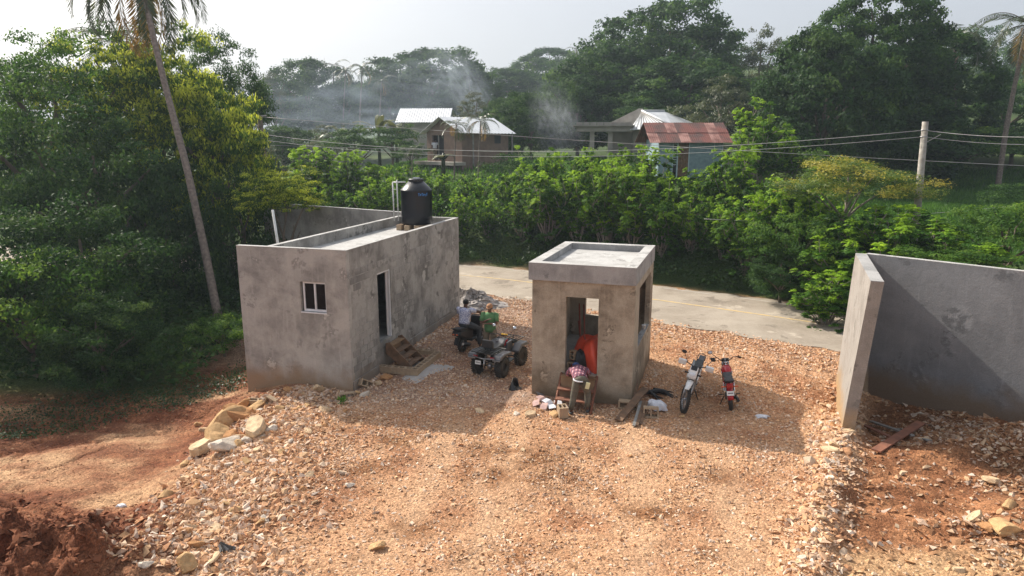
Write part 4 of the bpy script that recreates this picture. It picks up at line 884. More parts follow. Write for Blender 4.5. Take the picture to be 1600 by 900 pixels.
def dirt_bike(label, loc, rz, lean):
    b = empty('motorcycle', loc, rz, label, 'motorcycle'); b.rotation_euler = (lean, 0, rz)
    fx = 1.36
    wheel(b, (fx, 0, .345), .345, .045, .085, 20, 34, R(20)); wheel(b, (0, 0, .33), .33, .055, .11, 20, 30)
    st = R(20); hd = Vector((fx - .42, 0, .92))
    for s in (-1, 1): part('fork', MB().tube([(fx, .08 * s, .34), (fx - .22, .08 * s, .74)], .027, 8).tube([(fx - .2, .08 * s, .70), (fx - .40, .08 * s, 1.02)], .02, 8), 'steel', b)
    part('front_fender', MB().add([(fx + .36, -.05, .74), (fx + .36, .05, .74), (fx + .1, -.075, .80), (fx + .1, .075, .80), (fx - .12, -.08, .80), (fx - .12, .08, .80), (fx - .3, -.05, .74), (fx - .3, .05, .74), (fx + .1, 0, .825), (fx - .12, 0, .825), (fx + .37, 0, .745), (fx - .3, 0, .76)], [(0, 10, 8, 2), (10, 1, 3, 8), (2, 8, 9, 4), (8, 3, 5, 9), (4, 9, 11, 6), (9, 5, 7, 11)], True), 'white_p', b).modifiers.new('solid', 'SOLIDIFY').thickness = .012
    cw = part('headlight_cowl', MB().prism([(fx - .17, .82), (fx - .08, .90), (fx - .14, 1.08), (fx - .26, 1.16), (fx - .30, .86)], (0, 0, 0), .2), 'white_p', b, .03)
    part('headlight', MB().ell((fx - .10, 0, .965), (.04, .085, .055), None, 14, 8), 'lens', cw)
    part('visor', MB().prism([(fx - .13, 1.08), (fx - .22, 1.17), (fx - .27, 1.15), (fx - .2, 1.05)], (0, 0, 0), .15), 'black', cw, .01)
    hb = part('handlebar', MB().tube([(fx - .52, -.42, 1.13), (fx - .45, -.2, 1.12), (fx - .41, 0, 1.07), (fx - .45, .2, 1.12), (fx - .52, .42, 1.13)], .013, 8), 'black', b)
    for s in (-1, 1):
        part('grip', MB().cyl((fx - .49, .3 * s, 1.125), (fx - .525, .43 * s, 1.13), .019, n=8), 'rubber', hb)
        part('hand_guard', MB().prism([(fx - .40, 1.05), (fx - .36, 1.19), (fx - .44, 1.2), (fx - .47, 1.06)], (0, .34 * s, 0), .2), 'white_p', hb, .02)
        mirror(b, (fx - .46, .22 * s, 1.13), (fx - .5, .36 * s, 1.36))
        part('turn_signal', MB().tube([(fx - .2, .08 * s, .96), (fx - .2, .2 * s, .96)], [.012, .026], 8), 'black', b)
    part('tank', MB().prism([(fx - .42, .86), (fx - .5, 1.0), (fx - .72, .99), (fx - .9, .86), (fx - .84, .74), (fx - .5, .70)], (0, 0, 0), .2), 'black', b, .035)
    for s in (-1, 1): part('radiator_shroud', MB().prism([(fx - .34, .78), (fx - .46, .95), (fx - .78, .84), (fx - .6, .62)], (0, .13 * s, 0), .03), 'white_p', b, .01)
    part('seat', MB().prism([(fx - .68, .92), (fx - .74, .96), (fx - 1.1, .90), (fx - 1.55, .94), (fx - 1.56, .89), (fx - 1.1, .83), (fx - .8, .86)], (0, 0, 0), .2), 'seat', b, .03)
    rr = part('rear_rack', MB().tube([(-.12, -.1, .95), (-.42, -.09, 1.0), (-.48, 0, 1.0), (-.42, .09, 1.0), (-.12, .1, .95)], .011, 6), 'black', b)
    part('rear_fender', MB().prism([(-.05, .88), (-.5, .96), (-.52, .92), (-.1, .82)], (0, 0, 0), .15), 'grey_p', b, .02); part('tail_light', MB().box((-.5, 0, .9), (.04, .1, .05)), 'taillight', b)
    part('frame', MB().tube([(fx - .42, 0, .95), (fx - .62, .04, .5), (fx - .75, .06, .3), (.3, .08, .35), (.35, .07, .7), (-.1, .05, .86)], .022, 8).tube([(fx - .42, 0, .95), (fx - .62, -.04, .5), (fx - .75, -.06, .3), (.3, -.08, .35), (.35, -.07, .7), (-.1, -.05, .86)], .022, 8), 'steel', b)
    e = part('engine', MB().b2((.38, -.1, .28), (.72, .1, .46)), 'steel', b, .04); part('cylinder', MB().box((.66, 0, .56), (.16, .16, .24), (0, .25, 0)), 'grey_p', e, .01)
    part('exhaust', MB().tube([(.75, -.06, .6), (.86, -.09, .45), (.6, -.13, .5), (.1, -.14, .66), (-.3, -.15, .8)], [.018, .02, .022, .045, .045], 8), 'steel', b)
    part('swingarm', MB().tube([(.36, -.09, .42), (0, -.09, .33)], .022, 6).tube([(.36, .09, .42), (0, .09, .33)], .022, 6), 'grey_p', b)
    part('kickstand', MB().tube([(.45, .1, .3), (.42, .34, -.11)], .014, 6).box((.42, .35, -.11), (.08, .05, .02)), 'black', b)
    for s in (-1, 1): part('side_panel', MB().prism([(.42, .82), (.1, .86), (-.1, .84), (.2, .62), (.4, .64)], (0, .1 * s, 0), .03), 'white_p', b, .008)
    return b
def street_bike(label, loc, rz, lean):
    b = empty('motorcycle', loc, rz, label, 'motorcycle'); b.rotation_euler = (lean, 0, rz); fx = 1.26
    wheel(b, (fx, 0, .3), .3, .04, .075, 18, 0, R(12)); wheel(b, (0, 0, .3), .3, .046, .092, 18)
    for s in (-1, 1): part('fork', MB().tube([(fx, .075 * s, .3), (fx - .33, .075 * s, .95)], .022, 8), 'steel', b); part('shock_absorber', MB().tube([(0, .12 * s, .34), (.12, .12 * s, .68)], [.026, .022], 8), 'chrome', b)
    part('front_fender', MB().add([(fx + .3 * math.cos(a) * 1.08, y, .3 + .3 * math.sin(a) * 1.1) for a in np.linspace(.5, 2.4, 8) for y in (-.055, .055)], [(2 * i, 2 * i + 1, 2 * i + 3, 2 * i + 2) for i in range(7)], True), 'red_p', b).modifiers.new('solid', 'SOLIDIFY').thickness = .008
    hl = part('headlight', MB().ell((fx - .24, 0, .93), (.09, .085, .085), None, 16, 10), 'chrome', b); part('headlight_lens', MB().ell((fx - .17, 0, .93), (.035, .075, .075), None, 16, 8), 'lens', hl)
    part('instrument', MB().cyl((fx - .36, .05, .98), (fx - .33, .05, 1.06), .045, n=12).cyl((fx - .36, -.05, .98), (fx - .33, -.05, 1.06), .045, n=12), 'black', b)
    hb = part('handlebar', MB().tube([(fx - .55, -.36, 1.13), (fx - .45, -.2, 1.12), (fx - .38, -.08, 1.0), (fx - .38, .08, 1.0), (fx - .45, .2, 1.12), (fx - .55, .36, 1.13)], .011, 8), 'black', b)
    for s in (-1, 1): part('grip', MB().cyl((fx - .5, .28 * s, 1.13), (fx - .565, .39 * s, 1.13), .018, n=8), 'rubber', hb)
    part('lever', MB().tube([(fx - .46, .2, 1.12), (fx - .44, .36, 1.12)], .007, 5).tube([(fx - .46, -.2, 1.12), (fx - .44, -.36, 1.12)], .007, 5), 'black', hb)
    mirror(b, (fx - .46, .2, 1.12), (fx - .44, .36, 1.27))
    tk = part('tank', MB().ell((.72, 0, .80), (.27, .135, .13), Matrix.Rotation(R(-6), 3, 'Y'), 18, 10), 'red_p', b); part('tank_cap', MB().cyl((.8, 0, .92), (.8, 0, .945), .04, n=12), 'chrome', tk)
    for s in (-1, 1): part('tank_stripe', MB().prism([(.9, .76), (.9, .8), (.5, .8), (.55, .74)], (0, .128 * s, 0), .012), 'sack', tk)
    part('seat', MB().prism([(.52, .80), (.46, .84), (.2, .82), (-.2, .88), (-.3, .86), (-.28, .8), (.3, .72)], (0, 0, 0), .22), 'seat', b, .035)
    part('grab_rail', MB().tube([(-.05, .12, .8), (-.33, .11, .88), (-.4, 0, .89), (-.33, -.11, .88), (-.05, -.12, .8)], .011, 6), 'black', b)
    tl_ = part('tail_light', MB().b2((-.40, -.075, .70), (-.28, .075, .80)), 'taillight', b, .015)
    rf = part('rear_fender', MB().add([(.3 * math.cos(a) * 1.2, y, .3 + .3 * math.sin(a) * 1.2) for a in np.linspace(1.2, 2.9, 8) for y in (-.07, .07)], [(2 * i, 2 * i + 1, 2 * i + 3, 2 * i + 2) for i in range(7)], True), 'red_p', b); rf.modifiers.new('solid', 'SOLIDIFY').thickness = .01
    pl = part('licence_plate', MB().box((-.40, 0, .58), (.008, .17, .11), (0, .25, 0)), 'white_p', b); part('plate_print', MB().box((-.406, 0, .585), (.004, .12, .02), (0, .25, 0)), 'grey_p', pl)
    for s in (-1, 1): part('turn_signal', MB().tube([(-.3, .07 * s, .72), (-.3, .2 * s, .72)], [.012, .028], 8), 'amber', b); part('side_panel', MB().prism([(.45, .72), (.12, .76), (.05, .66), (.3, .5), (.45, .56)], (0, .11 * s, 0), .03), 'red_p', b, .01)
    part('frame', MB().tube([(fx - .34, 0, .9), (.62, 0, .66), (.3, 0, .7), (-.2, 0, .76)], .022, 6).tube([(fx - .34, 0, .84), (.74, 0, .36), (.3, 0, .3)], .022, 6), 'black', b)
    e = part('engine', MB().b2((.3, -.11, .24), (.66, .11, .42)), 'steel', b, .04); part('cylinder', MB().box((.62, 0, .5), (.15, .15, .2), (0, .4, 0)), 'steel', e, .01)
    part('exhaust', MB().tube([(.66, -.07, .46), (.74, -.1, .3), (.4, -.15, .24), (0, -.16, .3), (-.3, -.17, .35)], [.018, .02, .02, .042, .04], 10), 'black', b); part('chain_guard', MB().b2((-.02, .08, .28), (.4, .1, .36)), 'black', b)
    part('swingarm', MB().tube([(.32, .1, .36), (0, .1, .3)], .018, 6).tube([(.32, -.1, .36), (0, -.1, .3)], .018, 6), 'black', b); part('foot_peg', MB().cyl((.32, -.26, .3), (.32, .26, .3), .012, n=6), 'black', b)
    part('kickstand', MB().tube([(.35, .1, .3), (.3, .3, -.07)], .012, 6), 'black', b)
    return b
def scooter(label, loc, rz, lean):
    b = empty('scooter', loc, rz, label, 'scooter'); b.rotation_euler = (lean, 0, rz); fx = 1.22
    wheel(b, (fx, 0, .25), .25, .055, .11, 6, 0, R(-15)); wheel(b, (0, 0, .25), .25, .065, .14, 6)
    for s in (-1, 1): part('fork', MB().tube([(fx, .08 * s, .25), (fx - .18, .07 * s, .6)], .024, 8), 'black', b)
    part('front_apron', MB().prism([(fx - .16, .42), (fx - .12, .62), (fx - .22, .98), (fx - .3, .98), (fx - .36, .5), (fx - .34, .32)], (0, 0, 0), .36), 'black', b, .06)
    part('headlight', MB().ell((fx - .14, 0, .82), (.05, .12, .07), None, 12, 8), 'lens', b)
    hb = part('handlebar', MB().tube([(fx - .42, -.34, 1.06), (fx - .33, 0, 1.02), (fx - .42, .34, 1.06)], .014, 8), 'black', b)
    for s in (-1, 1): part('grip', MB().cyl((fx - .39, .22 * s, 1.05), (fx - .425, .35 * s, 1.06), .02, n=8), 'rubber', hb)
    part('floorboard', MB().b2((.34, -.17, .28), (.92, .17, .36)), 'black', b, .03)
    part('rear_body', MB().prism([(.45, .34), (.48, .66), (.1, .74), (-.35, .78), (-.42, .66), (-.1, .48), (.2, .38)], (0, 0, 0), .3), 'black', b, .05)
    part('seat', MB().prism([(.5, .70), (.42, .78), (.1, .78), (-.1, .84), (-.38, .86), (-.38, .79), (.1, .70)], (0, 0, 0), .28), 'seat', b, .04)
    part('grab_rail', MB().tube([(-.2, .14, .8), (-.46, .13, .86), (-.5, 0, .87), (-.46, -.13, .86), (-.2, -.14, .8)], .014, 6), 'black', b)
    tl_ = part('tail_light', MB().b2((-.46, -.11, .64), (-.40, .11, .72)), 'black', b, .01)
    for s in (-1, 1): part('lamp', MB().ell((-.45, .06 * s, .68), (.03, .045, .028), None, 10, 6), 'amber', tl_)
    part('rear_fender', MB().prism([(-.2, .5), (-.42, .34), (-.44, .36), (-.34, .56)], (0, 0, 0), .13), 'black', b)
    part('engine', MB().b2((-.05, .08, .18), (.4, .2, .36)), 'grey_p', b, .03)
    ex_ = part('exhaust', MB().tube([(.3, -.12, .2), (.1, -.17, .24), (-.28, -.18, .36)], [.03, .065, .065], 12), 'black', b); part('exhaust_cap', MB().tube([(-.28, -.18, .36), (-.30, -.18, .367)], .045, 12), 'chrome', ex_)
    part('shock_absorber', MB().tube([(0, .12, .3), (-.08, .12, .6)], .03, 8), 'grey_p', b)
    mirror(b, (fx - .36, .2, 1.05), (fx - .38, .3, 1.25)); mirror(b, (fx - .36, -.2, 1.05), (fx - .38, -.3, 1.25))
    return b
def quad(label, loc, rz):
    b = empty('quad_bike', loc, rz, label, 'quad bike'); fx = 1.3
    for (x, y, r_, w_) in ((0, .43, .32, .28), (0, -.43, .32, .28), (fx, .42, .32, .22), (fx, -.42, .32, .22)):
        h = wheel(b, (x, y, r_), r_, .11, w_, 0, 0, R(-6) if x else 0, M['black'], False)
        k = MB()
        for i in range(26):
            a = TAU * i / 26
            for s in (-1, 1): k.box((math.cos(a + .06 * s) * (r_ - .002), s * w_ * .2, math.sin(a + .06 * s) * (r_ - .002)), (.03, w_ * .36, .03), Matrix.Rotation(-a, 3, 'Y') @ Matrix.Rotation(.5 * s, 3, 'X'))
        k.build('tread', M['rubber'], h); MB().cyl((0, -.05, 0), (0, .05, 0), .125, n=16).build('rim_disc', M['black'], h)
    part('axle', MB().cyl((0, -.36, .3), (0, .36, .3), .03, n=8).ell((0, 0, .3), (.11, .1, .11)), 'steel', b)
    for s in (-1, 1):
        part('shock_absorber', MB().tube([(-.06, .2 * s, .28), (.05, .17 * s, .66)], .035, 8), 'steel', b); part('suspension_arm', MB().tube([(.35, .12 * s, .35), (0, .32 * s, .3)], .022, 6).tube([(fx - .35, .12 * s, .38), (fx, .3 * s, .32)], .022, 6), 'black', b)
        part('rear_fender', MB().prism([(.42, .62), (.34, .76), (-.1, .80), (-.34, .76), (-.42, .66), (-.36, .62), (-.1, .70), (.25, .68)], (0, .44 * s, 0), .30), 'grey_p', b, .03)
        part('front_fender', MB().prism([(fx + .36, .66), (fx + .2, .80), (fx - .2, .82), (fx - .42, .62), (fx - .4, .54), (fx - .18, .70), (fx + .2, .68)], (0, .42 * s, 0), .30), 'grey_p', b, .03)
        part('side_cover', MB().prism([(fx - .2, .55), (fx - .22, .92), (fx - .55, .90), (fx - .62, .5)], (0, .2 * s, 0), .08), 'grey_p', b, .02)
        part('tail_light', MB().box((-.40, .30 * s, .70), (.04, .14, .05)), 'taillight', b, .006); part('fender_trim', MB().box((-.405, .44 * s, .63), (.03, .26, .035)), 'steel', b, .006)
        part('foot_well', MB().b2((.35, .26 * s - .13, .30), (.98, .26 * s + .13, .34)), 'black', b, .01)
    rk = part('rear_rack', MB().tube([(-.45, -.42, .84), (-.45, .42, .84), (.28, .42, .84), (.28, -.42, .84), (-.45, -.42, .84)], .016, 6), 'black', b)
    for i in range(7): part('rack_bar', MB().tube([(-.45, -.33 + .11 * i, .845), (.28, -.33 + .11 * i, .845)], .010, 5), 'black', rk)
    part('rack_tray', MB().b2((-.42, -.3, .80), (.25, .3, .83)), 'black', b, .01)
    fk = part('front_rack', MB().tube([(fx - .18, -.38, .90), (fx - .18, .38, .90), (fx + .36, .36, .88), (fx + .36, -.36, .88), (fx - .18, -.38, .90)], .016, 6), 'black', b)
    for i in range(5): part('rack_bar', MB().tube([(fx - .18, -.25 + .125 * i, .90), (fx + .36, -.25 + .125 * i, .88)], .010, 5), 'black', fk)
    part('front_box', MB().b2((fx - .28, -.3, .80), (fx - .02, .3, .885)), 'black', b, .02)
    bp_ = part('rear_bumper', MB().tube([(-.44, -.4, .70), (-.48, 0, .66), (-.44, .4, .70)], .016, 8), 'steel', b)
    part('tank', MB().prism([(.62, .62), (.6, .84), (.8, .98), (fx - .3, .96), (fx - .2, .66)], (0, 0, 0), .26), 'grey_p', b, .05); part('tank_stripe', MB().prism([(.66, .8), (.82, .95), (.95, .95), (.8, .78)], (0, 0, 0), .268), 'red_p', b)
    part('seat', MB().prism([(.7, .82), (.6, .9), (.2, .86), (.0, .9), (-.05, .84), (.3, .74), (.62, .72)], (0, 0, 0), .3), 'seat', b, .04)
    part('backrest', MB().prism([(-.08, .9), (-.12, 1.18), (-.19, 1.2), (-.2, .92)], (0, 0, 0), .4), 'seat', b, .06); part('backrest_post', MB().tube([(-.13, -.1, .84), (-.14, -.1, .98)], .014, 6).tube([(-.13, .1, .84), (-.14, .1, .98)], .014, 6), 'black', b)
    hb = part('handlebar', MB().tube([(.78, -.40, 1.10), (.88, -.2, 1.10), (.94, 0, 1.04), (.88, .2, 1.10), (.78, .40, 1.10)], .014, 8), 'black', b)
    part('instrument', MB().box((.95, 0, 1.09), (.12, .2, .05), (0, .3, 0)), 'yellow_p', b, .015)
    for s in (-1, 1):
        part('grip', MB().cyl((.81, .30 * s, 1.10), (.775, .42 * s, 1.10), .02, n=8), 'rubber', hb)
        p = part('mirror', MB().tube([(.88, .24 * s, 1.1), (.92, .36 * s, 1.34)], .007, 6), 'black', b); part('mirror_glass', MB().ell((.915, .38 * s, 1.37), (.014, .075, .05), Matrix.Rotation(R(20), 3, 'Y'), 14, 8), 'chrome', p)
    pl = part('licence_plate', MB().box((-.47, .17, .52), (.008, .2, .12), (0, .1, 0)), 'white_p', b)
    for i in range(5): part('plate_print', MB().box((-.476, .17 + .032 * (i - 2), .525), (.003, .018, .04), (0, .1, 0)), 'grey_p', pl)
    part('engine', MB().b2((.25, -.15, .3), (.85, .15, .62)), 'black', b, .04); part('tow_bar', MB().tube([(-.35, .02, .62), (-.4, .0, .3)], .018, 6), 'chrome', b)
    return b
def place_on(px, py): return gp(px, py)
p = Vector((4.22, 15.95, 0)); hd = math.atan2(-.92, -.40)
rw = p - Vector((math.cos(hd), math.sin(hd), 0)) * 1.36; rw.z = H1(rw.x, rw.y) + .0
dirt_bike('white dirt bike with black seat parked facing the camera on its side stand', rw, hd, R(-11))
street_bike('red motorcycle with black seat parked with its tail to the camera', Vector((5.47, 16.05, H1(5.47, 16.05))), R(77), R(-8))
SC = gp(722, 555); SC.y += .2; SC.z = H1(SC.x, SC.y); SH = R(66)
scooter('black scooter under the rider in the white patterned shirt', SC, SH, R(0))
q0 = Vector((-.62, 18.58, 0)); q0.z = H1(q0.x, q0.y) + .01
quad('grey and black quad bike with chunky tyres parked beside the booth', q0, R(62)).scale = (.9, .9, .9)

# ================================================================== PEOPLE
def skin_obj(name, J, E_, mat, parent, root, sub=1, sm=True):
    names = list(J); idx = {n: i for i, n in enumerate(names)}
    me = bpy.data.meshes.new(name); me.from_pydata([J[n][0] for n in names], [(idx[a], idx[b]) for a, b in E_], []); me.materials.append(mat)
    o = link(name, me, parent); md = o.modifiers.new('skin', 'SKIN'); md.use_smooth_shade = True; md.branch_smoothing = .6
    if not me.skin_vertices:
        bm = bmesh.new(); bm.from_mesh(me); bm.verts.layers.skin.verify(); bm.to_mesh(me); bm.free()
    sv = me.skin_vertices[0].data
    for n, i in idx.items():
        r_ = J[n][1]; sv[i].radius = r_ if isinstance(r_, tuple) else (r_, r_); sv[i].use_root = (n == root)
    if sub: s_ = o.modifiers.new('sub', 'SUBSURF'); s_.levels = sub; s_.render_levels = sub
    return o
def lerp3(a, b, t): return tuple(a[i] * (1 - t) + b[i] * t for i in range(3))
def person(label, loc, rz, pose, skin, shirt, trousers, shoes, head_dir=(0, 1, 0), cap=None, hair=True, sleeve=.55, untucked=0.0):
    """pose: joint name -> (x right, y forward, z up)"""
    o = empty('person', loc, rz, label, 'person'); P = {k: Vector(v) for k, v in pose.items()}
    J = {}; E_ = []
    def a(n, p, r_): J[n] = (tuple(p), r_)
    a('pelvis', P['pelvis'], .12); a('waist', P['pelvis'].lerp(P['chest'], .5), (.12, .11)); a('chest', P['chest'], .13); a('neck', P['neck'], .06)
    hdv = (P['head'] - P['neck']).normalized(); a('jaw', P['neck'].lerp(P['head'], .55), (.062, .07)); a('head', P['head'], (.078, .092)); a('crown', P['head'] + hdv * .075, (.06, .07))
    E_ += [('pelvis', 'waist'), ('waist', 'chest'), ('chest', 'neck'), ('neck', 'jaw'), ('jaw', 'head'), ('head', 'crown')]
    for s in 'LR':
        a('sh' + s, P['sh' + s], .062); a('el' + s, P['el' + s], .043); a('wr' + s, P['wr' + s], .028)
        hv = (P['wr' + s] - P['el' + s]).normalized(); sd = hv.cross(Vector((0, 0, 1))); sd = (sd if sd.length > .1 else Vector((1, 0, 0))).normalized()
        palm_ = P['wr' + s] + hv * .055; a('palm' + s, palm_, (.036, .02)); kn = P['wr' + s] + hv * .095; a('kn' + s, kn, (.036, .017))
        E_ += [('chest', 'sh' + s), ('sh' + s, 'el' + s), ('el' + s, 'wr' + s), ('wr' + s, 'palm' + s), ('palm' + s, 'kn' + s)]
        dn = Vector((0, 0, -1))
        for i, L in enumerate((.062, .072, .068, .052)):
            off = sd * (.03 - .02 * i); f1 = kn + off + hv * L * .5 + dn * .008; f2 = kn + off * 1.1 + hv * L * .85 + dn * (.03 + .004 * i)
            a('f%d%s' % (i, s), f1, .0095); a('g%d%s' % (i, s), f2, .008); E_ += [('kn' + s, 'f%d%s' % (i, s)), ('f%d%s' % (i, s), 'g%d%s' % (i, s))]
        t1 = palm_ + sd * .045 * (1 if s == 'R' else -1) + hv * .015; a('t' + s, t1, .011); a('u' + s, t1 + hv * .035 + dn * .01, .009); E_ += [('palm' + s, 't' + s), ('t' + s, 'u' + s)]
        a('hip' + s, P['hip' + s], .092); a('kne' + s, P['kne' + s], .062); a('ank' + s, P['ank' + s], .042); a('toe' + s, P['toe' + s], (.04, .025)); E_ += [('pelvis', 'hip' + s), ('hip' + s, 'kne' + s), ('kne' + s, 'ank' + s), ('ank' + s, 'toe' + s)]
    body = skin_obj('body', J, E_, skin, o, 'pelvis', 2)
    lat = (P['shR'] - P['shL']).normalized(); latp = (P['hipR'] - P['hipL']).normalized()
    def rings(m, rows, n=18):
        """closed tube of oval rings (centre, half width, half depth, lateral axis) up the body"""
        V = []; k = len(rows)
        for i, (c, rx, ry, lx) in enumerate(rows):
            t = (rows[min(i + 1, k - 1)][0] - rows[max(i - 1, 0)][0]).normalized(); lx = (lx - t * lx.dot(t)).normalized(); fw = t.cross(lx)
            for j in range(n):
                w = 2 * math.pi * j / n; f = 1 + .035 * math.sin(5 * w + 2.3 * i) ; V.append(c + lx * rx * math.cos(w) * f + fw * ry * math.sin(w) * f)
        m.add(V, [(i * n + j, i * n + (j + 1) % n, (i + 1) * n + (j + 1) % n, (i + 1) * n + j) for i in range(k - 1) for j in range(n)] + [tuple(range(n))[::-1], tuple((k - 1) * n + j for j in range(n))], True)
    pe, ch, nk = P['pelvis'], P['chest'], P['neck']
    m = MB(); sh_ = (P['shL'] + P['shR']) * .5
    rings(m, [(pe.lerp(ch, .05 - untucked), .185, .150, latp), (pe.lerp(ch, .22), .182, .145, latp), (pe.lerp(ch, .5), .178, .138, lat), (pe.lerp(ch, .8), .200, .150, lat), (ch.lerp(sh_, .3), .215, .150, lat), (ch.lerp(sh_, .85), .212, .128, lat), (sh_.lerp(nk, .45), .150, .098, lat), (nk.lerp(sh_, .22), .078, .072, lat)])
    for s in 'LR':
        a_, b_, c_ = P['sh' + s], P['el' + s], P['wr' + s]; e_ = a_.lerp(b_, min(sleeve, 1)); inn = a_.lerp(sh_, .22)
        pts = [inn, a_, a_.lerp(e_, .5), e_]; rs_ = [.075, .088, .076, .072]
        if sleeve > 1: pts += [b_.lerp(c_, .5 * (sleeve - 1)), b_.lerp(c_, sleeve - 1)]; rs_ = [.075, .086, .072, .060, .056, .052]
        m.tube(pts, rs_, 12)
    m.build('shirt', shirt, o)
    m = MB(); rings(m, [(pe.lerp(ch, .14), .172, .132, latp), (pe, .180, .142, latp), ((P['hipL'] + P['hipR']) * .5 + (pe - ch).normalized() * .03, .172, .138, latp)])
    for s in 'LR':
        h_, k_, a_ = P['hip' + s], P['kne' + s], P['ank' + s]
        m.tube([h_.lerp(pe, .25), h_, h_.lerp(k_, .5), k_, k_.lerp(a_, .45), k_.lerp(a_, .88)], [.10, .108, .098, .083, .074, .066], 12)
        v = P['toe' + s] - a_; q = Vector((v.x, v.y, 0)).to_track_quat('Y', 'Z').to_matrix(); MB().ell(a_.lerp(P['toe' + s], .55) + Vector((0, 0, -.02)), (.052, .15, .05), q, 12, 8).build('shoe', shoes, o)
    m.build('trousers', trousers, o)
    hd_ = Vector(head_dir).normalized(); Mh = hd_.to_track_quat('Y', 'Z').to_matrix(); hc = P['head']
    def L_(x, y, z): return hc + Mh @ Vector((x, y, z))
    for s in (-1, 1): part('ear', MB().ell(L_(.083 * s, -.005, -.015), (.012, .02, .03), Mh), 'black', o).data.materials[0] = skin; e_ = part('eye', MB().ell(L_(.03 * s, .083, .0), (.012, .008, .008), Mh), 'sack', o); part('pupil', MB().ell(L_(.03 * s, .09, .0), (.006, .004, .006), Mh), 'black', e_)
    part('nose', MB().ell(L_(0, .092, -.028), (.014, .02, .022), Mh), 'black', o).data.materials[0] = skin; part('mouth', MB().ell(L_(0, .08, -.062), (.024, .010, .006), Mh), 'redpole', o)
    if hair: MB().ell(L_(0, -.012, .035), (.092, .105, .085), Mh, 16, 10).build('hair', M['hair'], o)
    if cap:
        c = MB().ell(L_(0, -.008, .05), (.098, .112, .085), Mh, 18, 10).build('cap', cap, o)
        pts = [L_(.075 * math.sin(t), .09 + .075 * math.cos(t), .045 - .02 * math.cos(t)) for t in np.linspace(-1.45, 1.45, 9)]; bk = [L_(.085 * math.sin(t), .055, .05) for t in np.linspace(-1.2, 1.2, 9)]
        br_ = MB().add([tuple(v) for v in pts + bk], [(i, i + 1, i + 10, i + 9) for i in range(8)], True).build('brim', cap, c); br_.modifiers.new('solid', 'SOLIDIFY').thickness = .006
    return o
def speck(name, base, dark, sc, thr=.52):
    m, n, l, b = nt(name); tc = n.new('ShaderNodeTexCoord'); no = n.new('ShaderNodeTexNoise'); no.inputs['Scale'].default_value = sc; no.inputs['Detail'].default_value = 3; no.inputs['Distortion'].default_value = 1.5
    rp = n.new('ShaderNodeValToRGB'); rp.color_ramp.elements[0].position = thr - .03; rp.color_ramp.elements[1].position = thr + .03; rp.color_ramp.elements[0].color = (*base, 1); rp.color_ramp.elements[1].color = (*dark, 1)
    l.new(tc.outputs['Object'], no.inputs[0]); l.new(no.outputs[0], rp.inputs[0]); l.new(rp.outputs[0], b.inputs['Base Color']); b.inputs['Roughness'].default_value = .9; return m
def plaid(name, base, red, dark):
    m, n, l, b = nt(name); tc = n.new('ShaderNodeTexCoord'); out = None; col = None
    prev = None
    for ax, c, s_ in (('X', red, 7), ('Y', red, 6), ('X', dark, 3.5), ('Y', dark, 3)):
        w = n.new('ShaderNodeTexWave'); w.wave_type = 'BANDS'; w.bands_direction = ax; w.inputs['Scale'].default_value = s_; l.new(tc.outputs['Object'], w.inputs[0])
        mr = n.new('ShaderNodeMapRange'); mr.inputs[1].default_value = .5; mr.inputs[2].default_value = .7; mr.inputs[4].default_value = .75; l.new(w.outputs['Fac'], mr.inputs[0])
        mx = n.new('ShaderNodeMix'); mx.data_type = 'RGBA'; l.new(mr.outputs[0], mx.inputs[0]); mx.inputs[7].default_value = (*c, 1)
        if prev is None: mx.inputs[6].default_value = (*base, 1)
        else: l.new(prev, mx.inputs[6])
        prev = mx.outputs[2]
    l.new(prev, b.inputs['Base Color']); b.inputs['Roughness'].default_value = .9; return m
M['pattern'] = speck('white_blue_patterned_cloth', (.62, .63, .72), (.16, .19, .38), 32)
M['plaid'] = plaid('red_white_plaid', (.62, .5, .52), (.42, .05, .08), (.10, .04, .08))
# rider sitting on the scooter, seen from behind
person('man in white patterned shirt sitting astride the black scooter with his back to the camera', SC, SH - R(90), dict(pelvis=(0, .14, .87), chest=(0, .20, 1.22), neck=(0, .22, 1.385), head=(.01, .26, 1.53), shL=(-.205, .19, 1.33), shR=(.205, .2, 1.33), elL=(-.27, .32, 1.12), elR=(.40, .42, 1.24), wrL=(-.24, .6, 1.08), wrR=(.30, .68, 1.14),
    hipL=(-.12, .2, .86), hipR=(.12, .2, .86), kneL=(-.24, .62, .78), kneR=(.3, .56, .66), ankL=(-.22, .62, .42), ankR=(.38, .46, .12), toeL=(-.22, .78, .38), toeR=(.42, .62, .05)), M['skin'], M['pattern'], M['denim'], M['boot'])
gpos = gp(766, 560)
person('man in green t-shirt and tan cap standing with folded arms behind the quad bike', gpos, R(165), dict(pelvis=(0, 0, .93), chest=(0, .02, 1.28), neck=(0, .02, 1.47), head=(-.01, .06, 1.60), shL=(-.2, .02, 1.39), shR=(.2, .02, 1.39), elL=(-.25, .13, 1.13), elR=(.25, .13, 1.12), wrL=(0, .26, 1.16), wrR=(-.02, .28, 1.28),
    hipL=(-.1, 0, .9), hipR=(.1, 0, .9), kneL=(-.12, .04, .5), kneR=(.12, .03, .5), ankL=(-.13, 0, .09), ankR=(.13, 0, .09), toeL=(-.16, .15, .04), toeR=(.16, .15, .04)), M['skin2'], M['green_c'], M['khaki'], M['boot'], (0, 1, -.15), M['tan_c'], True, .75, .25)
wpos = P3(booth, -1.28, -.86, 0); wpos.z = H1(wpos.x, wpos.y)
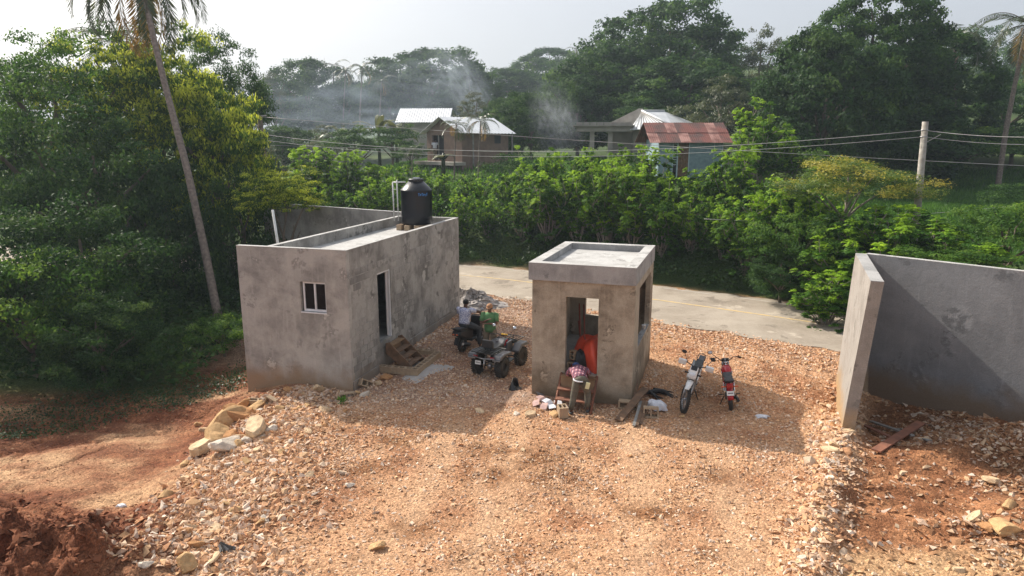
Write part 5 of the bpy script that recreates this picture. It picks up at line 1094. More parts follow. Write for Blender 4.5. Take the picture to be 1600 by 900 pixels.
wk = person('worker in red plaid shirt and blue cap bending forward over the booth steps', wpos, BY + R(4), dict(pelvis=(.14, .14, .86), chest=(.02, .50, .99), neck=(-.04, .67, 1.00), head=(-.08, .80, .96), shL=(-.16, .54, .97), shR=(.2, .60, .97), elL=(-.27, .66, .82), elR=(.26, .80, .84), wrL=(-.2, .86, .71), wrR=(.14, 1.0, .72),
    hipL=(.05, .13, .83), hipR=(.24, .14, .83), kneL=(-.02, .10, .45), kneR=(.30, .30, .48), ankL=(-.07, 0, .09), ankR=(.32, .18, .12), toeL=(-.1, .15, .04), toeR=(.34, .32, .06)), M['skin'], M['plaid'], M['olive'], M['boot'], (0, .75, -.65), M['blue_c'], True, 1.5)
o = MB().box((.33, .02, .78), (.10, .015, .17), (.1, .2, .2)).build('folded_paper', M['paper'], wk)
p_ = MB().tube([(.14 + .17 * math.cos(t), .10 + .13 * math.sin(t), .90 + .02 * math.sin(t)) for t in np.linspace(2.6, 5.2, 8)], .018, 6).build('shirt_tail', M['sack'], wk)
# black dog asleep on its side
dl_ = gp(1026, 619); dg = empty('dog', dl_ + Vector((0, 0, .0)), R(-8), 'black dog asleep on the shaded gravel beside the booth', 'dog')
J = dict(rump=((.16, .10, .10), (.10, .085)), belly=((.02, .12, .10), (.095, .08)), chest=((-.16, .06, .11), (.12, .095)), neck=((-.28, -.06, .10), .065), head=((-.36, -.14, .08), (.06, .055)), muz=((-.40, -.25, .05), .03), nose_=((-.41, -.30, .04), .02),
    fs=((-.14, -.05, .08), .05), fe=((-.02, -.20, .05), .03), fw=((.10, -.25, .03), .022), fp=((.17, -.30, .025), .025), gs=((-.17, -.04, .12), .045), ge=((-.08, -.24, .07), .03), gw=((.0, -.34, .03), .022), gp_=((.06, -.39, .025), .025),
    hk=((.22, -.02, .08), .06), hh=((.36, -.02, .05), .03), hf=((.47, -.10, .03), .02), hp=((.53, -.13, .025), .024), ik=((.2, -.04, .13), .055), ih=((.30, -.10, .06), .03), if_=((.40, -.18, .03), .02), ip=((.46, -.22, .025), .024), t1=((.26, .16, .07), .025), t2=((.36, .22, .04), .018), t3=((.46, .22, .025), .01))
skin_obj('body', J, [('rump', 'belly'), ('belly', 'chest'), ('chest', 'neck'), ('neck', 'head'), ('head', 'muz'), ('muz', 'nose_'), ('chest', 'fs'), ('fs', 'fe'), ('fe', 'fw'), ('fw', 'fp'), ('chest', 'gs'), ('gs', 'ge'), ('ge', 'gw'), ('gw', 'gp_'), ('rump', 'hk'), ('hk', 'hh'), ('hh', 'hf'), ('hf', 'hp'), ('rump', 'ik'), ('ik', 'ih'), ('ih', 'if_'), ('if_', 'ip'), ('rump', 't1'), ('t1', 't2'), ('t2', 't3')], M['dog'], dg, 'belly', 2)
for s in (0, 1): MB().ell((-.33 - .05 * s, -.10 - .06 * s, .13 - .01 * s), (.012, .03, .045), Euler((.4, .5, .6)).to_matrix()).build('ear', M['dog'], dg)

# ================================================================== POLES, WIRES, FAR HOUSES
pb = pix(1428, 392, 29.5); pb.z = H1(pb.x, 29.5) - .1; pt = pix(1446, 190, 29.5)
up = empty('utility_pole', pb, 0, 'round weathered concrete pole behind the right wall', 'pole')
MB().tube([(0, 0, 0), (pt - pb) * .5, pt - pb], [.17, .145, .12], 14).build('shaft', M['pole'], up)
for k, z in enumerate((.35, .62)): MB().torus((pt - pb) + Vector((0, 0, -z)), .13, .02, Matrix.Rotation(R(90), 3, 'X'), 16, 6).build('clamp', M['steel'], up)
pb2 = pix(424, 270, 35); pb2.z = H1(pb2.x, 35) - .1; pt2 = pix(405, 181, 35)
up2 = empty('utility_pole', pb2, 0, 'leaning dark timber pole between the left trees and the valley', 'pole')
MB().tube([(0, 0, 0), pt2 - pb2], [.17, .13], 10).build('shaft', M['bark'], up2)
MB().tube([pt2 - pb2 + Vector((-.5, 0, -.1)), pt2 - pb2 + Vector((.35, 0, .02))], .035, 6).build('bracket', M['wire'], up2)
p3 = pix(507, 90, 128); ms = empty('mast', Vector((p3.x, 128, H1(p3.x, 128))), 0, 'thin mast on the left skyline', 'mast'); MB().tube([(0, 0, 0), (0, 0, p3.z - ms.location.z)], [.08, .03], 6).build('shaft', M['wire'], ms)
p3 = pix(1165, 205, 46); ms = empty('utility_pole', Vector((p3.x, 46, H1(p3.x, 46))), 0, 'thin dark post right of the blue shack', 'pole'); MB().tube([(0, 0, 0), (0, 0, p3.z - ms.location.z)], [.07, .05], 6).build('shaft', M['bark'], ms)
def wire(a, b, sag, label, r_=.011, mat='wire'):
    a = Vector(a); b = Vector(b); n = 24; P = [a.lerp(b, i / n) - Vector((0, 0, sag * 4 * (i / n) * (1 - i / n))) for i in range(n + 1)]
    o = MB().tube(P, r_, 5).build('overhead_wire', M[mat]); return tag(o, label, 'wire', 'overhead wires along the road')
top2 = pt2 + Vector((.1, 0, -.05))
w1 = pix(1620, 260, 30)
wire(top2, w1, .15, 'long overhead wire from the timber pole across the hedge to the right edge')
wire(pt + Vector((0, 0, -.35)), pix(380, 205, 50), 1.15, 'upper twisted cable meeting the concrete pole from the left', .014)
wire(pt + Vector((0, 0, -.62)), pix(380, 214, 50), 1.1, 'lower wire meeting the concrete pole from the left', .011)
wire(pt + Vector((0, 0, -.35)), pix(1640, 214, 26), .1, 'upper cable running right from the concrete pole', .013)
wire(pt + Vector((0, 0, -.62)), pix(1640, 226, 27), .1, 'lower wire running right from the concrete pole', .011)
wire(pix(380, 225, 40), pix(900, 236, 40), .1, 'thin low wire crossing behind the water tank', .009)
wire(pix(1428, 335, 29.4), pix(1640, 315, 29), .05, 'thin fence wire low across the grass slope', .01)
wire(pix(1100, 342, 30.5), pix(1640, 365, 27.5), .03, 'thin fence wire just above the right wall', .01)
wire(pt + Vector((.06, 0, -.9)), pix(1470, 210, 29.5), 0, 'short diagonal stay near the top of the concrete pole', .012)

def sheet_roof(P, u, v, nr, mat, name, parent, lap=.012, t=.03):
    """ribbed sheet: P origin at eave, u along the eave, v up the slope"""
    u = Vector(u); v = Vector(v); n = u.cross(v).normalized(); n = n if n.z > 0 else -n; m = MB(); V = []; k = nr * 4
    for i in range(k + 1):
        h = (.0, .0, .04, .04)[i % 4] * (u.length / nr / .4)
        for q in (0, 1): V.append(Vector(P) + u * (i / k) + v * q + n * h)
    F = [(2 * i, 2 * i + 2, 2 * i + 3, 2 * i + 1) for i in range(k)]
    o = m.add(V, F).build(name, mat, parent); sdf = o.modifiers.new('solid', 'SOLIDIFY'); sdf.thickness = t; return o
# brown block house with zinc gable roof
def far_frame(px, py, Y, rz, name, label, cat='house'):
    p = pix(px, py, Y); return empty(name, Vector((p.x, Y, p.z)), rz, label, cat), p
bh, p = far_frame(668, 251, 62, R(-48), 'house', 'brown block house with zinc roof and porch beyond the hedge')
S0 = 62 / FPX   # metres per photo pixel there
def tri(m, x0, x1, y, zb, zt, d): m.prism([(x0, zb), (x1, zb), ((x0 + x1) / 2, zt)], (0, y, 0), d)
Lh, Wd, zw = 4.6, 5.0, 2.45     # side length, gable width, wall height
m = MB(); m.b2((0, 0, -1.5), (.8, .15, zw)); m.b2((2.5, 0, -1.5), (Wd, .15, zw)); m.b2((.8, 0, 2.2), (2.5, .15, zw)); m.b2((.8, 0, -1.5), (2.5, .15, .1)); tri(m, 0, Wd, .075, zw, zw + 1.2, .15); m.build('porch_wall', M['brownwall'], bh)
m = MB(); m.b2((Wd - .15, .15, -1.5), (Wd, 5.2, zw)); m.build('side_wall', M['brownwall'], bh); MB().b2((0, 5.05, -1.5), (Wd - .15, 5.2, zw)).build('back_wall', M['brownwall'], bh); MB().b2((0, .15, -1.5), (.15, 5.05, zw)).build('far_side_wall', M['brownwall'], bh)
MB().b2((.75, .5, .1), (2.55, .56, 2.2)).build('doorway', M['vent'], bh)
MB().b2((1.6, .05, .1), (1.68, .1, 2.2)).build('door_frame', M['greywood'], bh)
wi = MB().b2((Wd + .001, 3.6, 1.5), (Wd + .02, 4.3, 2.2)).build('window', M['vent'], bh)
for y in (.9, 5.3): MB().b2((Wd + .3, y, -1), (Wd + .4, y + .1, zw)).build('post', M['greywood'], bh)
rz_ = zw + 1.28
rf = sheet_roof((Wd + .55, -.5, zw - .12), (0, 6.2, 0), (-(Wd / 2 + .55), 0, rz_ - zw + .12), 16, M['zinc'], 'roof', bh); sheet_roof((-.55, -.5, zw - .12), (0, 6.2, 0), (Wd / 2 + .55, 0, rz_ - zw + .12), 16, M['zinc'], 'roof', bh)
MB().b2((-.4, -1.2, -.3), (Wd + .5, 0, -.02)).build('porch_slab', M['housegrey'], bh)
for i in range(9): MB().box((.28, -.01, .2 + i * .25), (.5, .03, .2)).build('wall_block', M['brownwall'], bh)
# white roofed house behind it
wh, p = far_frame(628, 236, 88, R(-6), 'house', 'pale grey house with bright white metal roof behind the brown one')
MB().b2((0, 0, -2), (5.6, 7, 3.6)).build('wall', M['housegrey'], wh)
sheet_roof((-.6, -.6, 3.5), (6.9, 0, 0), (-.4, 4.2, 1.9), 22, M['zinc'], 'roof', wh); sheet_roof((-.6, 7.7, 3.5), (6.9, 0, 0), (-.4, -4.2, 1.9), 22, M['zinc'], 'roof', wh)
# unfinished concrete house with half hip roof
uh, p = far_frame(925, 250, 64, R(-6), 'house', 'unfinished concrete house, flat porch slab on posts and white hip roof')
k_ = 64 / FPX
MB().b2((-1.5, -.6, 2.55), (3.6, 1.2, 3.0)).build('porch_beam', M['housegrey'], uh); MB().b2((-1.8, -.9, 3.0), (3.7, 3, 3.1)).build('porch_roof', M['housegrey'], uh)
for x in (-.25, 1.4): MB().b2((x, -.2, -1.5), (x + .42, .2, 2.55)).build('column', M['housegrey'], uh)
MB().b2((3.7, .6, -1.5), (9.6, 6, 2.7)).build('wall', M['housegrey'], uh); MB().b2((1.6, 1.6, -1.5), (3.7, 1.8, 2.55)).build('porch_wall', M['housegrey'], uh)
for i in range(8): MB().box((-1.2 + i * .62, -.7, 3.24), (.58, .2, .26)).build('parapet_block', M['housegrey'], uh)
MB().prism([(1.0, 3.11), (4.4, 3.11), (4.7, 4.75), (4.3, 4.72)], (0, 3.4, 0), .18).build('gable_wall', M['housegrey'], uh)
S.view_layers[0].update(); ui = uh.matrix_basis.inverted()
Lc, Cc, Rc, Q0, Q1, Bc = [ui @ pix(*q) for q in ((984, 203, 63), (1052, 198, 60), (1094, 196, 66), (1003, 174, 64.5), (1038, 174, 66), (1010, 190, 70))]
for poly in ([Lc, Cc, Q0], [Cc, Rc, Q1, Q0], [Rc, Bc, Q1], [Bc, Lc, Q0, Q1]):
    MB().add(poly, [tuple(range(len(poly)))]).build('roof_slope', M['zinc'], uh).modifiers.new('solid', 'SOLIDIFY').thickness = .05
for i in range(10):
    t = (i + .5) / 10; s0 = Lc.lerp(Cc, t); e0 = Q0.lerp(Lc, .0); e0 = s0.lerp(Q0, .93); MB().tube([s0 + Vector((0, -.03, .05)), e0 + Vector((0, -.03, .05))], .03, 4).build('roof_rib', M['greywood'], uh)
MB().tube([Cc + Vector((0, 0, .06)), Q0 + Vector((0, 0, .06)), Q1 + Vector((0, 0, .06))], .09, 6).build('ridge_cap', M['ridge'], uh)
# blue shack with rusty roof
sh, p = far_frame(1028, 262, 49, R(4), 'house', 'faded blue wooden shack with rusty corrugated roof')
W_ = 4.55; zt_ = 2.05
for i in range(13):
    z = -.6 + i * .205
    for (a, b) in ((0, 1.02), (1.3, 1.38), (2.15, W_)) if z < 1.85 else ((0, W_),): MB().box(((a + b) / 2, 0, z), (b - a, .035, .195), (.08, 0, 0)).build('wall_board', M['bluepaint'], sh)
MB().b2((1.38, -.02, -.6), (2.15, .03, 1.75)).build('door', M['wood'], sh)
for i in range(4): MB().b2((1.4 + i * .19, -.045, -.6), (1.56 + i * .19, -.021, 1.74)).build('door_board', M['wood'], sh)
wi = MB().b2((1.02, .0, .1), (1.3, .03, 1.8)).build('louvre_window', M['vent'], sh)
for i in range(9): MB().box((1.16, -.03, .2 + i * .18), (.3, .02, .07), (.5, 0, 0)).build('slat', M['bluetrim'], sh)
for x in (-.03, .98, 1.33, 2.15, 3.95, W_): MB().b2((x, -.05, -.7), (x + .07, -.02, 1.95)).build('corner_trim', M['bluetrim'], sh)
MB().b2((W_ - .05, .05, -.7), (W_, 3.4, 1.95)).build('gable_end', M['bluepaint'], sh); MB().b2((0, .05, -.7), (.05, 3.4, 1.95)).build('gable_end', M['bluepaint'], sh); MB().b2((0.05, 3.35, -.7), (W_ - .05, 3.4, 1.95)).build('back_wall', M['bluepaint'], sh)
m = MB(); m.add([(W_, .0, 1.9), (W_, 3.4, 1.9), (W_, 1.75, 3.05), (W_ - .04, 0, 1.9), (W_ - .04, 3.4, 1.9), (W_ - .04, 1.75, 3.05)], [(0, 1, 2), (5, 4, 3), (0, 3, 4, 1), (1, 4, 5, 2), (2, 5, 3, 0)]); m.build('gable', M['bluepaint'], sh)
for i in range(8):
    x = -.75 + i * .74; sheet_roof((x, -.45, 1.72 + .01 * (i % 2)), (.76, 0, 0), (0, 1.15, .72), 5, M['rust'] if i % 3 else M['rust2'], 'roof_sheet', sh, t=.012)
    sheet_roof((x + .02, .62, 2.42 + .012 * (i % 2)), (.76, 0, 0), (0, 1.15, .72), 5, M['rust2'] if i % 4 == 2 else M['rust'], 'roof_sheet', sh, t=.012)
sheet_roof((-.75, 3.9, 1.75), (5.9, 0, 0), (0, -2.15, 1.38), 30, M['rust'], 'back_roof', sh, t=.012)
for k in range(3): MB().box((W_ + .35 + k * .35, .5, .3), (.16, .04, 2.0), (0, .25, 0)).build('loose_board', M['greywood'], sh)
# small pale shed roofs seen among the trees
for (px, py, Y, lab) in ((502, 237, 82, 'small white shed roof among the valley trees'),):
    s_, p = far_frame(px, py, Y, R(-10), 'shed', lab, 'shed'); MB().b2((-1.2, 0, -2.5), (1.2, 2, 0)).build('wall', M['housegrey'], s_); sheet_roof((-1.4, -.3, 0), (2.8, 0, 0), (0, 2.4, .4), 10, M['zinc'], 'roof', s_)
c = pix(680, 249, 61.2); person('distant figure in white top at the porch of the brown block house', c, R(180), dict(pelvis=(0, 0, .93), chest=(0, 0, 1.28), neck=(0, 0, 1.47), head=(0, .02, 1.60), shL=(-.2, 0, 1.39), shR=(.2, 0, 1.39), elL=(-.26, 0, 1.13), elR=(.26, 0, 1.12), wrL=(-.25, .1, .9), wrR=(.25, .1, .9),
    hipL=(-.1, 0, .9), hipR=(.1, 0, .9), kneL=(-.1, .02, .5), kneR=(.1, .02, .5), ankL=(-.1, 0, .09), ankR=(.1, 0, .09), toeL=(-.12, .15, .04), toeR=(.12, .15, .04)), M['skin'], M['sack'], M['khaki'], M['boot'])
# smoke
def smoke_blob(c, r3, rot, dens, col, label, sc):
    m = bpy.data.materials.new('smoke'); m.use_nodes = True; n = m.node_tree.nodes; l = m.node_tree.links; n.clear()
    v = n.new('ShaderNodeVolumePrincipled'); v.inputs['Color'].default_value = (*col, 1); v.inputs['Anisotropy'].default_value = .2
    o = n.new('ShaderNodeOutputMaterial'); l.new(v.outputs[0], o.inputs['Volume']); tc = n.new('ShaderNodeTexCoord')
    le = n.new('ShaderNodeVectorMath'); le.operation = 'LENGTH'; l.new(tc.outputs['Object'], le.inputs[0])
    fo = n.new('ShaderNodeMapRange'); fo.interpolation_type = 'SMOOTHSTEP'; fo.inputs[1].default_value = 1.0; fo.inputs[2].default_value = .15; l.new(le.outputs['Value'], fo.inputs[0])
    no = n.new('ShaderNodeTexNoise'); no.inputs['Scale'].default_value = sc; no.inputs['Detail'].default_value = 4; no.inputs['Distortion'].default_value = 2.2; l.new(tc.outputs['Object'], no.inputs[0])
    mr = n.new('ShaderNodeMapRange'); mr.inputs[1].default_value = .42; mr.inputs[2].default_value = .68; mr.inputs[3].default_value = .0; mr.inputs[4].default_value = dens; l.new(no.outputs[0], mr.inputs[0])
    mu = n.new('ShaderNodeMath'); mu.operation = 'MULTIPLY'; l.new(fo.outputs[0], mu.inputs[0]); l.new(mr.outputs[0], mu.inputs[1]); l.new(mu.outputs[0], v.inputs['Density'])
    ob = MB().ell((0, 0, 0), (1, 1, 1), None, 20, 12).build('smoke', m, None, 0, c, rot); ob.scale = r3; return tag(ob, label, 'smoke', kind='stuff')
def smoke_all():
    smoke_blob(pix(872, 200, 67), (3.0, 2.0, 5.4), (0, R(-22), 0), .42, (.86, .93, 1.0), 'white smoke rising left of the unfinished concrete house', 3.6)
    smoke_blob(pix(728, 140, 96), (3.6, 3.6, 9.5), (0, R(-32), 0), .24, (.78, .89, 1.0), 'bluish smoke drifting up and left over the valley', 2.2)
    smoke_blob(pix(670, 120, 98), (11, 4, 4.5), (0, R(8), 0), .09, (.74, .87, 1.0), 'thin veil of smoke in front of the large hazy tree', 2.0)
    smoke_blob(pix(560, 178, 96), (22, 6, 7.5), (0, R(3), 0), .10, (.70, .85, 1.0), 'thin smoke layer lying over the valley trees', 2.0)

# ================================================================== TREES, left clump
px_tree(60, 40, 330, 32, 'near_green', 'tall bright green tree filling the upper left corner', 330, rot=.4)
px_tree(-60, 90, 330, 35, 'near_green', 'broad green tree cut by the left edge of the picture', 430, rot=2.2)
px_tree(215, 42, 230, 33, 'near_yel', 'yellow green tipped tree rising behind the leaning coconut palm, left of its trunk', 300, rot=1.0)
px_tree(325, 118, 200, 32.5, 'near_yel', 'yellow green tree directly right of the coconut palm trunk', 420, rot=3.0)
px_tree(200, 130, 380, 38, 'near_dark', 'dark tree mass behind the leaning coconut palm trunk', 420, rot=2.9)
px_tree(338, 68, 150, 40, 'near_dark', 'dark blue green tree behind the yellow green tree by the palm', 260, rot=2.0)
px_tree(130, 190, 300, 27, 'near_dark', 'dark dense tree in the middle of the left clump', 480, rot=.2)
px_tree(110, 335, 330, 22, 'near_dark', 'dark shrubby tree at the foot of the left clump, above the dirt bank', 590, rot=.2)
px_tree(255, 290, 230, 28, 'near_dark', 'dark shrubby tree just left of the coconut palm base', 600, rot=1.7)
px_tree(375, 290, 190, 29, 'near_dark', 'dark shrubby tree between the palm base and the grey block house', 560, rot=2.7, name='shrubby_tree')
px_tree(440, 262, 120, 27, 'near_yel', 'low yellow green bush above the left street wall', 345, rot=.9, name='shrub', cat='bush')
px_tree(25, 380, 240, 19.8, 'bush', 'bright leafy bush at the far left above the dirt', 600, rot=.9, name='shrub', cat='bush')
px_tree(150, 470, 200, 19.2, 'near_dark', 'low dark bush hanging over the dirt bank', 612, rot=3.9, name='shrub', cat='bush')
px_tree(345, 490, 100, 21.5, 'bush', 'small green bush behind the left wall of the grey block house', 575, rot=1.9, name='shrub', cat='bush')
# roadside hedge of feathery trees: front row and back row
tops = [(455, 268), (490, 245), (530, 236), (565, 228), (600, 250), (640, 262), (690, 262), (740, 256), (790, 248), (835, 236), (880, 232), (925, 218), (965, 205), (1005, 240), (1050, 262), (1095, 262), (1140, 244), (1190, 236), (1240, 270), (1290, 330)]
words = ['leftmost of the row, above the left street wall', 'behind the left end of the street wall', 'behind the middle of the left street wall', 'with leaning plumes left of the water tank', 'just left of the white pipes', 'directly behind the black water tank', 'right of the black water tank', 'above the back corner of the grey block house', 'below the brown block house', 'right of the brown block house', 'left of the guard booth roof', 'in front of the unfinished concrete house', 'tallest in front of the rusty roof', 'directly above the guard booth', 'in front of the blue shack door', 'below the right end of the blue shack', 'right of the blue shack', 'below the tall bright tree', 'left of the orange tinged tree', 'near the end of the right wall']
def on_road_off(px, off):
    Y = 20.0
    while Y < 80:
        p = pix(px, 450, Y)
        if road_d(np.array([p.x]), np.array([Y]))[0] > off: return p.x, Y
        Y += .25
    return p.x, Y
hr = random.Random(3)
for i, (px, pt) in enumerate(tops):
    for row in (0, 1):
        off = 4.4 + hr.uniform(0, .9) if row == 0 else 7.8 + hr.uniform(0, 2)
        x, y = on_road_off(px + (0 if row else 24) + hr.uniform(-6, 6), off); z0 = H1(x, y) - .15
        top = pix(px, pt + (34 if row == 0 else 0) + hr.uniform(-4, 12), y).z; h = (top - z0) * hr.uniform(.82, 1.12)
        t = empty('feathery_tree', (x, y, z0), hr.uniform(0, 6.28), 'feathery %s row tree %s' % ('front' if row == 0 else 'back', words[i]), 'tree', 'feathery trees along the far side of the road')
        k = hr.randrange(6); w = h * hr.uniform(.66, .9)
        link('crown', PT[k][0], t, None, None, (w, w, h)); link('trunk', PT[k][1], t, None, None, (w, w, h))
def plume_at(px, pt, Y, k, label, wf=.9, group=None):
    a = pix(px, pt, Y); z0 = H1(a.x, Y) - .15; h = a.z - z0
    t = empty('feathery_tree', (a.x, Y, z0), px * .37, label, 'tree', group)
    link('crown', PT[k][0], t, None, None, (h * wf, h * wf, h)); link('trunk', PT[k][1], t, None, None, (h * wf, h * wf, h))
plume_at(1188, 158, 44, 1, 'tall bright green feathery tree standing above the hedge right of the blue shack', .8)
plume_at(1240, 205, 43, 3, 'bright feathery tree right of the tallest one behind the hedge', .9)
plume_at(1395, 312, 27, 2, 'bright green feathery tree touching the concrete pole, above the right wall', 1.1)
plume_at(1345, 345, 26, 4, 'low feathery tree left of the concrete pole', 1.2)
plume_at(1480, 352, 25, 5, 'light green feathery tree right of the concrete pole', 1.3)
plume_at(1300, 425, 24, 0, 'small pale green feathery shrub beside the end of the right wall', 1.3)
px_tree(1325, 238, 230, 30, 'orange', 'spreading tree with orange tinged foliage left of the concrete pole', 345, name='orange_tinged_tree', trunk=LIMBP)
px_tree(1585, 312, 170, 25, 'bush', 'dense bright bush above the right wall at the picture edge', 430, name='shrub', cat='bush', rot=1)
px_tree(1500, 385, 150, 23.5, 'bush', 'low leafy bush behind the middle of the right wall', 430, name='shrub', cat='bush', rot=2)
px_tree(1255, 330, 130, 28, 'bush', 'rounded bush under the orange tinged tree', 450, name='shrub', cat='bush', rot=3)
px_tree(1225, 395, 120, 27.5, 'near_dark', 'dark bush hanging over the road bank left of the right wall', 470, name='shrub', cat='bush', rot=3)
# right background
px_tree(1510, 195, 190, 62, 'bush', 'green bush row centre, above the grass slope', 270, name='shrub', cat='bush')
px_tree(1430, 205, 130, 60, 'bush_far', 'dark bush left of the grass slope top', 290, name='shrub', cat='bush', rot=2)
px_tree(1590, 185, 150, 64, 'bush_far', 'dark bush at the right edge above the grass slope', 290, name='shrub', cat='bush', rot=1)
px_tree(1580, 120, 160, 75, 'bush_far', 'light green tree behind the trunk of the right coconut palm', 230, rot=1)
px_tree(1300, 62, 200, 56, 'big_c', 'dark glossy tree left of the tall dark tree group', 290, rot=.5)
px_tree(1375, -18, 190, 62, 'big_a', 'tallest dark tree, its top cut by the picture edge', 170, rot=1.5)
px_tree(1450, 66, 210, 68, 'big_c', 'round dark tree right of the tallest one', 250, rot=2.5)
px_tree(1380, 150, 240, 60, 'big_c', 'low dark tree below the tallest tree, behind the concrete pole', 310, rot=4)
px_tree(1190, 36, 120, 82, 'airy', 'slim airy tree between the round mango tree and the dark group', 200, rot=.3)
px_tree(1235, 110, 110, 68, 'airy', 'brownish green tree right of the slim airy one', 260, rot=2.3)
px_tree(1130, 110, 150, 66, 'airy', 'brown green tree behind the rusty roof', 255, rot=1.3)
px_tree(1045, 10, 215, 92, 'big_a', 'huge round mango tree with the highest dome in the centre', 200, rot=0)
px_tree(965, 62, 190, 88, 'big_b', 'left shoulder of big trees beside the huge mango tree', 235, rot=1)
px_tree(1080, 90, 200, 80, 'big_b', 'broad green tree behind the white hip roof', 235, rot=2)
px_tree(905, 120, 130, 82, 'big_a', 'mid green tree left of the unfinished concrete house', 240, rot=3)
px_tree(1010, 150, 110, 74, 'bush_far', 'rounded green tree rising behind the hip roof ridge', 215, rot=5)
px_tree(830, 142, 110, 72, 'big_b', 'dark tree right of the brown block house', 250, rot=1.1)
px_tree(745, 140, 80, 84, 'airy', 'thin branched tree behind the zinc roof', 215, rot=4.1)
px_tree(790, 150, 80, 78, 'big_b', 'tree at the right end of the zinc roof', 240, rot=4.6)
px_tree(795, 105, 90, 165, 'big_b', 'hazy round tree on the skyline right of the smoke', 170, rot=1)
px_tree(860, 78, 120, 190, 'big_a', 'hazy tree on the hilltop left of the mango tree', 150, rot=2)
px_tree(905, 92, 90, 150, 'big_b', 'hazy tree at the foot of the hilltop', 170, rot=3)
px_tree(670, 82, 190, 130, 'big_a', 'large hazy tree behind the drifting smoke', 215, rot=.5)
px_tree(610, 110, 90, 125, 'big_b', 'hazy tree left of the large smoky one', 200, rot=1.5)
px_tree(735, 105, 90, 135, 'big_b', 'hazy tree at the right end of the smoke cloud', 200, rot=2.5)
px_tree(478, 96, 130, 128, 'big_a', 'large hazy tree on the left skyline', 215, rot=3.5)
px_tree(425, 108, 70, 122, 'airy', 'hazy tree left end of the distant skyline', 215, rot=4.5)
px_tree(540, 125, 90, 126, 'big_b', 'hazy tree between the distant coconut palms', 215, rot=5.5)
px_tree(440, 195, 110, 78, 'big_b', 'pale smoky tree behind the leaning timber pole', 275, rot=.5)
px_tree(400, 215, 90, 62, 'airy', 'thin tree left of the leaning timber pole', 270, rot=1.5)
px_tree(510, 192, 80, 70, 'airy', 'brownish tree below the left wire', 262, rot=2.5)
px_tree(555, 198, 100, 62, 'bush_far', 'dark rounded tree left of the pale field', 262, rot=3.5)
px_tree(612, 196, 90, 66, 'bush_far', 'dark tree in front of the white roof gable', 258, rot=4.5)
px_tree(640, 225, 60, 60, 'bush_far', 'small bush at the edge of the pale green field', 262, rot=4.9, name='shrub', cat='bush')
# distant wood that reads as one mass
def mass(name, label, pts, key, seed, hgtm):
    r = random.Random(seed); V = []; T = []; k = 0
    src = CR[key]; n = len(src.vertices); co = np.empty(n * 3, np.float32); src.vertices.foreach_get('co', co); co = co.reshape(-1, 3)
    tt = np.empty(n, np.float32); src.attributes['tint'].data.foreach_get('value', tt)
    sel = (np.arange(n // 4) % 2 == 0).repeat(4); co = co[sel]; tt = tt[sel]
    for (x, y, w) in pts:
        a = r.uniform(0, 6.28); c, s = math.cos(a), math.sin(a); h = hgtm * r.uniform(.75, 1.25)
        p = co * np.array([w / 2, w / 2, h / 2]); p = np.stack([p[:, 0] * c - p[:, 1] * s, p[:, 0] * s + p[:, 1] * c, p[:, 2]], 1)
        V.append(p + np.array([x, y, H1(x, y) + h * .38])); T.append(tt)
    o = link(name, leaf_mesh(name, np.concatenate(V), np.concatenate(T), M['lf_far'])); tag(o, label, 'trees', kind='stuff')
wr = random.Random(11)
mass('distant_wood', 'hazy mass of distant trees closing the valley behind the houses', [(-75 + i * 13 + wr.uniform(-4, 4), 150 + wr.uniform(-8, 40), wr.uniform(14, 20)) for i in range(17)], 'bush_far', 5, 13)
mass('hill_wood', 'wooded hillside behind the big mango trees', [(20 + i * 13 + wr.uniform(-4, 4), 125 + (i % 3) * 22 + wr.uniform(-5, 8), wr.uniform(14, 22)) for i in range(12)], 'bush_far', 6, 12)
mass('low_scrub', 'green scrub between the hedge and the houses', [(-24 + i * 3.1 + wr.uniform(-1, 1), 46 + (i % 3) * 3.2 + wr.uniform(-1, 1) - .25 * max(0, i - 8), wr.uniform(3, 4.6)) for i in range(22)], 'bush_far', 7, 2.2)

# ------------------------------------------------------------------ ground cover
def cover(name, label, xs, ys, mask, dens, leaf, mat, up=.9, lift=.12, aspect=.6, seed=1, blade=False, cat='plants'):
    r = np.random.default_rng(seed); n = int((xs[1] - xs[0]) * (ys[1] - ys[0]) * dens)
    x = r.uniform(*xs, n); y = r.uniform(*ys, n); m = mask(x, y) > r.random(n); x = x[m]; y = y[m]; n = len(x)
    z = hgt(x, y, False) if n else x; cl = .5 + fbm(x, y, 3, .9)
    P = np.stack([x, y, z + lift * (r.random(n) + cl)], 1)
    if blade:
        D = nrm(np.array([0, 0, 1.]) + r.normal(size=(n, 3)) * .35); N = nrm(np.cross(D, rdir(r, n)))
    else:
        N = nrm(np.array([0, 0, up]) + r.normal(size=(n, 3)) * .5); D = nrm(np.cross(N, rdir(r, n)))
    V, T = leaf_arrays(P, N, D, leaf * r.uniform(.6, 1.4, n), aspect, np.clip(.45 + .35 * fbm(x, y, 2, .7) + r.normal(size=n) * .16, 0, 1), .08)
    return tag(link(name, leaf_mesh(name, V, T, mat)), label, cat, kind='stuff')
cover('creeper', 'dark green creeper covering the bank along the far road edge', (-12, 26), (14, 44), lambda x, y: ss(3.3, 3.7, road_d(x, y)) * ss(7.5, 6, road_d(x, y)), 190, .16, M['lf_creep'], .5, .45, seed=2)
cover('creeping_plant', 'low creeping plants on the dirt bank left of the grey block house', (-14, -7.4), (15.6, 22), lambda x, y: ss(-.5, .1, (y - 17.7) - .62 * (x + 9.4) + .8 * fbm(x, y, 3, .9)) * ss(3.2, 1.2, (y - 17.7) - .62 * (x + 9.4)) * ss(-7.3, -8.3, x), 520, .065, M['lf_creep'], .9, .05, seed=3)
